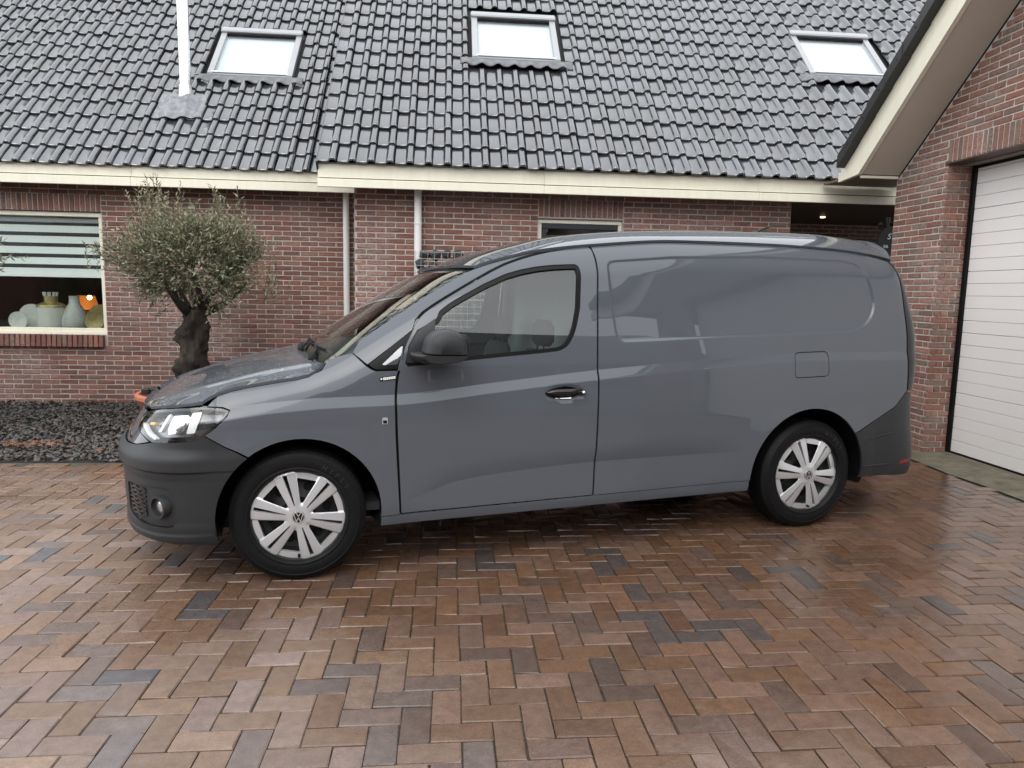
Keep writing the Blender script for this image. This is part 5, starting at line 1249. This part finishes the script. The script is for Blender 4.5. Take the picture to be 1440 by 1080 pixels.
def torus_prof():
    # tyre section (radius, axial towards outside negative)
    return [(.217, -.074), (.222, -.089), (.228, -.0965), (.232, -.1005), (.237, -.1005), (.240, -.0985), (.252, -.1015), (.270, -.1012), (.284, -.0985), (.286, -.1000), (.290, -.0985), (.292, -.0955), (.300, -.0915), (.308, -.086), (.315, -.077), (.3165, -.074), (.313, -.0735), (.3130, -.070), (.3175, -.0695), (.3195, -.045), (.3195, -.0425), (.313, -.042), (.313, -.035), (.3195, -.0345), (.320, -.006), (.313, -.0055), (.313, .0055), (.320, .006), (.3195, .0345), (.313, .035), (.313, .042), (.3195, .0425), (.3175, .0695), (.308, .086), (.275, .101), (.225, .096), (.205, .075)]
b = MB(); b.lathe(torus_prof(), 96, 'y')
# tread sipes on the shoulder
for i in range(72):
    a = 2 * pi * i / 72
    P = []
    for r, y in ((.3165, -.0745), (.3135, -.079), (.305, -.0885)):
        for da in (-.010, .010): P.append((r * 1.0015 * cos(a + da), y - .0008, r * 1.0015 * sin(a + da)))
    b.m = 1; b.add(P, [(0, 1, 3, 2), (2, 3, 5, 4)])
me_ty = b.build('tyre_tmp', [M_rubber, mat('sipe', (.004, .004, .004), .9)], auto=35).data; bpy.data.objects.remove(bpy.data.objects['tyre_tmp'])
b = MB(); b.lathe([(.02, -.02), (.06, -.022), (.075, -.030), (.10, -.018), (.14, -.004), (.165, -.012), (.185, -.045), (.2, -.078), (.21, -.08), (.205, .07)], 64, 'y')
me_rim = b.build('rim_tmp', M_steel, auto=35).data; bpy.data.objects.remove(bpy.data.objects['rim_tmp'])
M_hole = mat('hole_black', (.003, .003, .003), .9)
b = MB(); b.lathe([(.0, -.0005), (.014, -.0005), (.0175, -.004), (.019, .004)], 14, 'y'); me_hole = b.build('h_tmp', M_hole, auto=35).data; bpy.data.objects.remove(bpy.data.objects['h_tmp'])
b = MB(); b.lathe([(0, -.022), (.010, -.022), (.011, .0)], 8, 'y'); me_bolt = b.build('h_tmp', M_steel, auto=35).data; bpy.data.objects.remove(bpy.data.objects['h_tmp'])
# centre cap with the two-letter emblem in a ring
def stroke(b, P, w, y0, y1):
    for (x0, z0), (x1, z1) in zip(P[:-1], P[1:]):
        d = Vector((x1 - x0, 0, z1 - z0)).normalized(); n = Vector((-d.z, 0, d.x)) * w / 2; A = Vector((x0, 0, z0)) - d * w * .2; B = Vector((x1, 0, z1)) + d * w * .2
        V = [A + n, A - n, B - n, B + n]; b.add([(v.x, y0, v.z) for v in V] + [(v.x, y1, v.z) for v in V], [(0, 1, 2, 3), (7, 6, 5, 4), (0, 4, 5, 1), (1, 5, 6, 2), (2, 6, 7, 3), (3, 7, 4, 0)])
b = MB(); b.lathe([(0, -.004), (.026, -.0035), (.0295, 0), (.0295, .02)], 40, 'y'); me_cap = b.build('c_tmp', M_black, auto=35).data; bpy.data.objects.remove(bpy.data.objects['c_tmp'])
b = MB(); b.lathe([(.0245, -.0038), (.0250, -.0062), (.0278, -.0060), (.0284, -.003)], 40, 'y')
R_ = .0245
stroke(b, [(-.0105, .0215), (0, .0045), (.0105, .0215)], .0036, -.0060, -.0035)
stroke(b, [(-.0205, .0130), (-.0095, -.0205), (0, -.0015), (.0095, -.0205), (.0205, .0130)], .0036, -.0060, -.0035)
me_em = b.build('e_tmp', mat('emblem_silver', (.72, .72, .72), .25, .8), recalc=True).data; bpy.data.objects.remove(bpy.data.objects['e_tmp'])
b = MB(); b.tube([(.0, -.006, -.178), (0, -.022, -.180)], .0065, 10); me_val = b.build('v_tmp', M_rubber).data; bpy.data.objects.remove(bpy.data.objects['v_tmp'])
def letters_on_tyre(parent, body, a0, step):
    for i, ch in enumerate(body):
        a = radians(a0 - step * i); r = .262
        M = Matrix.Translation((r * cos(a), -.1022, r * sin(a))) @ Matrix.Rotation(-(a - pi / 2), 4, 'Y') @ Matrix.Rotation(pi / 2, 4, 'X')
        text_obj('tyre_letter', ch, .034, MATS['tyre_print'], parent, M, ext=.0006)
mat('tyre_print', (.020, .020, .021), .40)
WH = []
for s_, zc_, sd, steer, spin in ((0.0, .3185, 1, -4, 0), (2.978, .3185, 1, 0, -3), (0, .3185, -1, -4, 20), (2.978, .3185, -1, 0, 9)):
    w_ = empty('wheel', parent=van); hubw = CW - .012
    ks = 1.04 if s_ > 1 else 1.0; w_.scale = (ks, 1, ks)
    w_.location = (s_, -hubw if sd > 0 else hubw, zc_ * ks + .001)
    w_.rotation_euler = (0, radians(spin), (radians(steer) if sd > 0 else pi + radians(steer)))
    for nm, me_, off in (('tyre', me_ty, .088), ('rim', me_rim, .088), ('wheel_cover', me_cov, -.0), ('centre_cap', me_cap, -.012), ('emblem', me_em, -.012), ('valve', me_val, .0)):
        o = obj(nm, me_, w_, (0, off, 0))
        if nm in ('wheel_cover', 'rim', 'valve'): o.scale = (1.06, 1, 1.06)
    for k in range(12): a = 2 * pi * k / 12 + .2; obj('rim_hole', me_hole, w_, (.135 * cos(a), .066, .135 * sin(a)))
    for k in range(5): a = 2 * pi * k / 5; obj('wheel_bolt', me_bolt, w_, (.056 * cos(a), .058, .056 * sin(a)))
    if sd > 0: letters_on_tyre(w_, 'HIFLY', 62, 7.6); [setattr(c, 'location', c.location + Vector((0, .088, 0))) for c in w_.children if c.name.startswith('tyre_letter')]
    WH.append(w_)
# ---- dark inside: arches, floor, bulkhead, black shell that paints the panel gaps dark
M_liner = mat('liner_black', (.004, .004, .004), .95, spec=.1)
for cx_, rr in ((FA[0], .385), (RA[0], .43)):
    for sd in (-1, 1):
        ring0 = [(cx_ + rr * cos(radians(a)), .328 + rr * sin(radians(a))) for a in np.linspace(-25, 205, 24)]
        V = []; F = []
        for w in (.90, .60):
            for x, z in ring0: V.append((x, -sd * w, max(z, .262)))
        n = len(ring0)
        for i in range(n - 1): F.append((i, i + 1, n + i + 1, n + i))
        F.append(tuple(n + i for i in range(n))); b = MB(); b.add(V, F); b.build('wheel_arch_liner', M_liner, van, recalc=False)
b = MB(); b.box(.45, 2.45, -.84, .84, .245, .30); b.box(-.72, 3.75, -.58, .58, .20, .30); b.box(-.40, .45, -.58, .58, .30, .75); b.box(3.42, 3.85, -.78, .78, .26, .40); b.build('underbody', mat('underbody_black', (.006, .006, .006), .9), van)
b = MB(); b.tube([(.2, .3, .19), (1.5, .35, .19), (2.3, .45, .20), (3.3, .55, .24), (3.85, .55, .25)], .03, 10); b.build('exhaust', M_steel, van, smooth=True)
panel('gap_dark_shell', [(.40, .29), (1.60, .31), (2.54, .33), (2.60, .60), (2.80, .78), (3.1, .78), (3.3, .62), (3.6, .80), (3.66, 1.4), (3.55, 1.60), (1.62, 1.60), (1.50, 1.02), (.60, 1.0), (.40, .93)], fS(.026), .06, M_seal, rim=False)  # added black shell behind the panel gaps, stands in for their shade
b = MB(); b.prism([(-.80, .35), (.80, .35), (.80, 1.05), (.72, 1.55), (.5, 1.66), (-.5, 1.66), (-.72, 1.55), (-.80, 1.05)], 1.60, 1.63, 'x'); b.build('bulkhead', mat('bulkhead_grey', (.30, .33, .33), .6, var=.06, vscale=4), van)
b = MB(); b.box(.30, 1.60, -.80, .80, .30, .34); b.build('cab_floor', M_cabin, van)
b = MB(); V = []
prof = [(.16, 1.00), (.22, 1.055), (.45, 1.075), (.60, 1.06), (.66, .98), (.62, .85), (.55, .60), (.30, .60)]
b.prism(prof, -.76, .76, 'y'); b.build('dashboard', M_cabin, van)
sw = empty('steering_wheel', (.86, -.36, .98), parent=van); sw.rotation_euler = (0, radians(-62), 0)
b = MB(); b.tube([(.185 * cos(2 * pi * i / 36), .185 * sin(2 * pi * i / 36), 0) for i in range(37)], .015, 8, False); b.build('rim', M_cabin, sw, smooth=True)
b = MB(); b.box(-.17, .17, -.02, .02, -.02, 0, .006); b.lathe([(0, .01), (.06, .008), (.07, -.03)], 20, 'z'); b.tube([(0, 0, -.02), (0, 0, -.30)], .025, 8); b.build('hub', M_cabin, sw)
for sy_ in (-.38, .38):
    st_ = empty('seat', (1.12, sy_, .22), parent=van)
    b = MB(); b.box(-.30, .24, -.24, .24, .10, .32, .06); b.build('cushion', M_fabric, st_)
    b = MB(); rings = []
    for z, x, hx, hy in ((.28, .18, .07, .22), (.45, .20, .075, .245), (.65, .235, .065, .25), (.80, .265, .05, .22), (.84, .272, .03, .18)):
        rings.append([(x + hx * cos(t), hy * (abs(sin(t)) ** .7) * (1 if sin(t) >= 0 else -1), z) for t in np.linspace(0, 2 * pi, 20, endpoint=False)])
    b.loft(rings); b.build('backrest', M_fabric, st_, auto=50)
    b = MB(); rings = []
    for z, hx, hy in ((.87, .03, .09), (.90, .045, .125), (.98, .045, .125), (1.02, .025, .09)): rings.append([(.30 + hx * cos(t), hy * (abs(sin(t)) ** .7) * (1 if sin(t) >= 0 else -1), z) for t in np.linspace(0, 2 * pi, 20, endpoint=False)])
    b.loft(rings); b.tube([(.28, .05, .80), (.29, .05, .90)], .006, 6); b.tube([(.28, -.05, .80), (.29, -.05, .90)], .006, 6); b.build('headrest', M_fabric, st_, auto=50)
for sd in (-1, 1):
    b = MB(); b.tube([(.30, sd * .74, 1.06), (.60, sd * .71, 1.28), (.93, sd * .66, 1.49), (1.2, sd * .66, 1.58), (1.58, sd * .68, 1.62)], .022, 8); b.build('pillar_trim', M_cabin_l, van, smooth=True)
    b = MB(); b.tube([(1.55, sd * .73, 1.1), (1.56, sd * .69, 1.6)], .03, 8); b.build('pillar_trim', M_cabin_l, van, smooth=True)
b = MB(); V = [f_roof(s, k) + Vector((0, 0, -.03)) for s in np.linspace(.98, 1.58, 8) for k in np.linspace(-.96, .96, 12)]; b.add(V, [(i * 12 + j, i * 12 + j + 1, i * 12 + j + 13, i * 12 + j + 12) for i in range(7) for j in range(11)]); b.build('headliner', M_cabin_l, van, recalc=False)
b = MB(); V = [fS(.05)(a, z) for a in np.linspace(.58, 1.50, 10) for z in (.5, .8, 1.0)]; F = [(i * 3 + j, i * 3 + j + 1, i * 3 + j + 4, i * 3 + j + 3) for i in range(9) for j in range(2)]; b.add(V, F); o = b.build('door_trim', M_cabin, van, recalc=False); c = o.copy(); COL.objects.link(c); c.scale = (1, -1, 1)
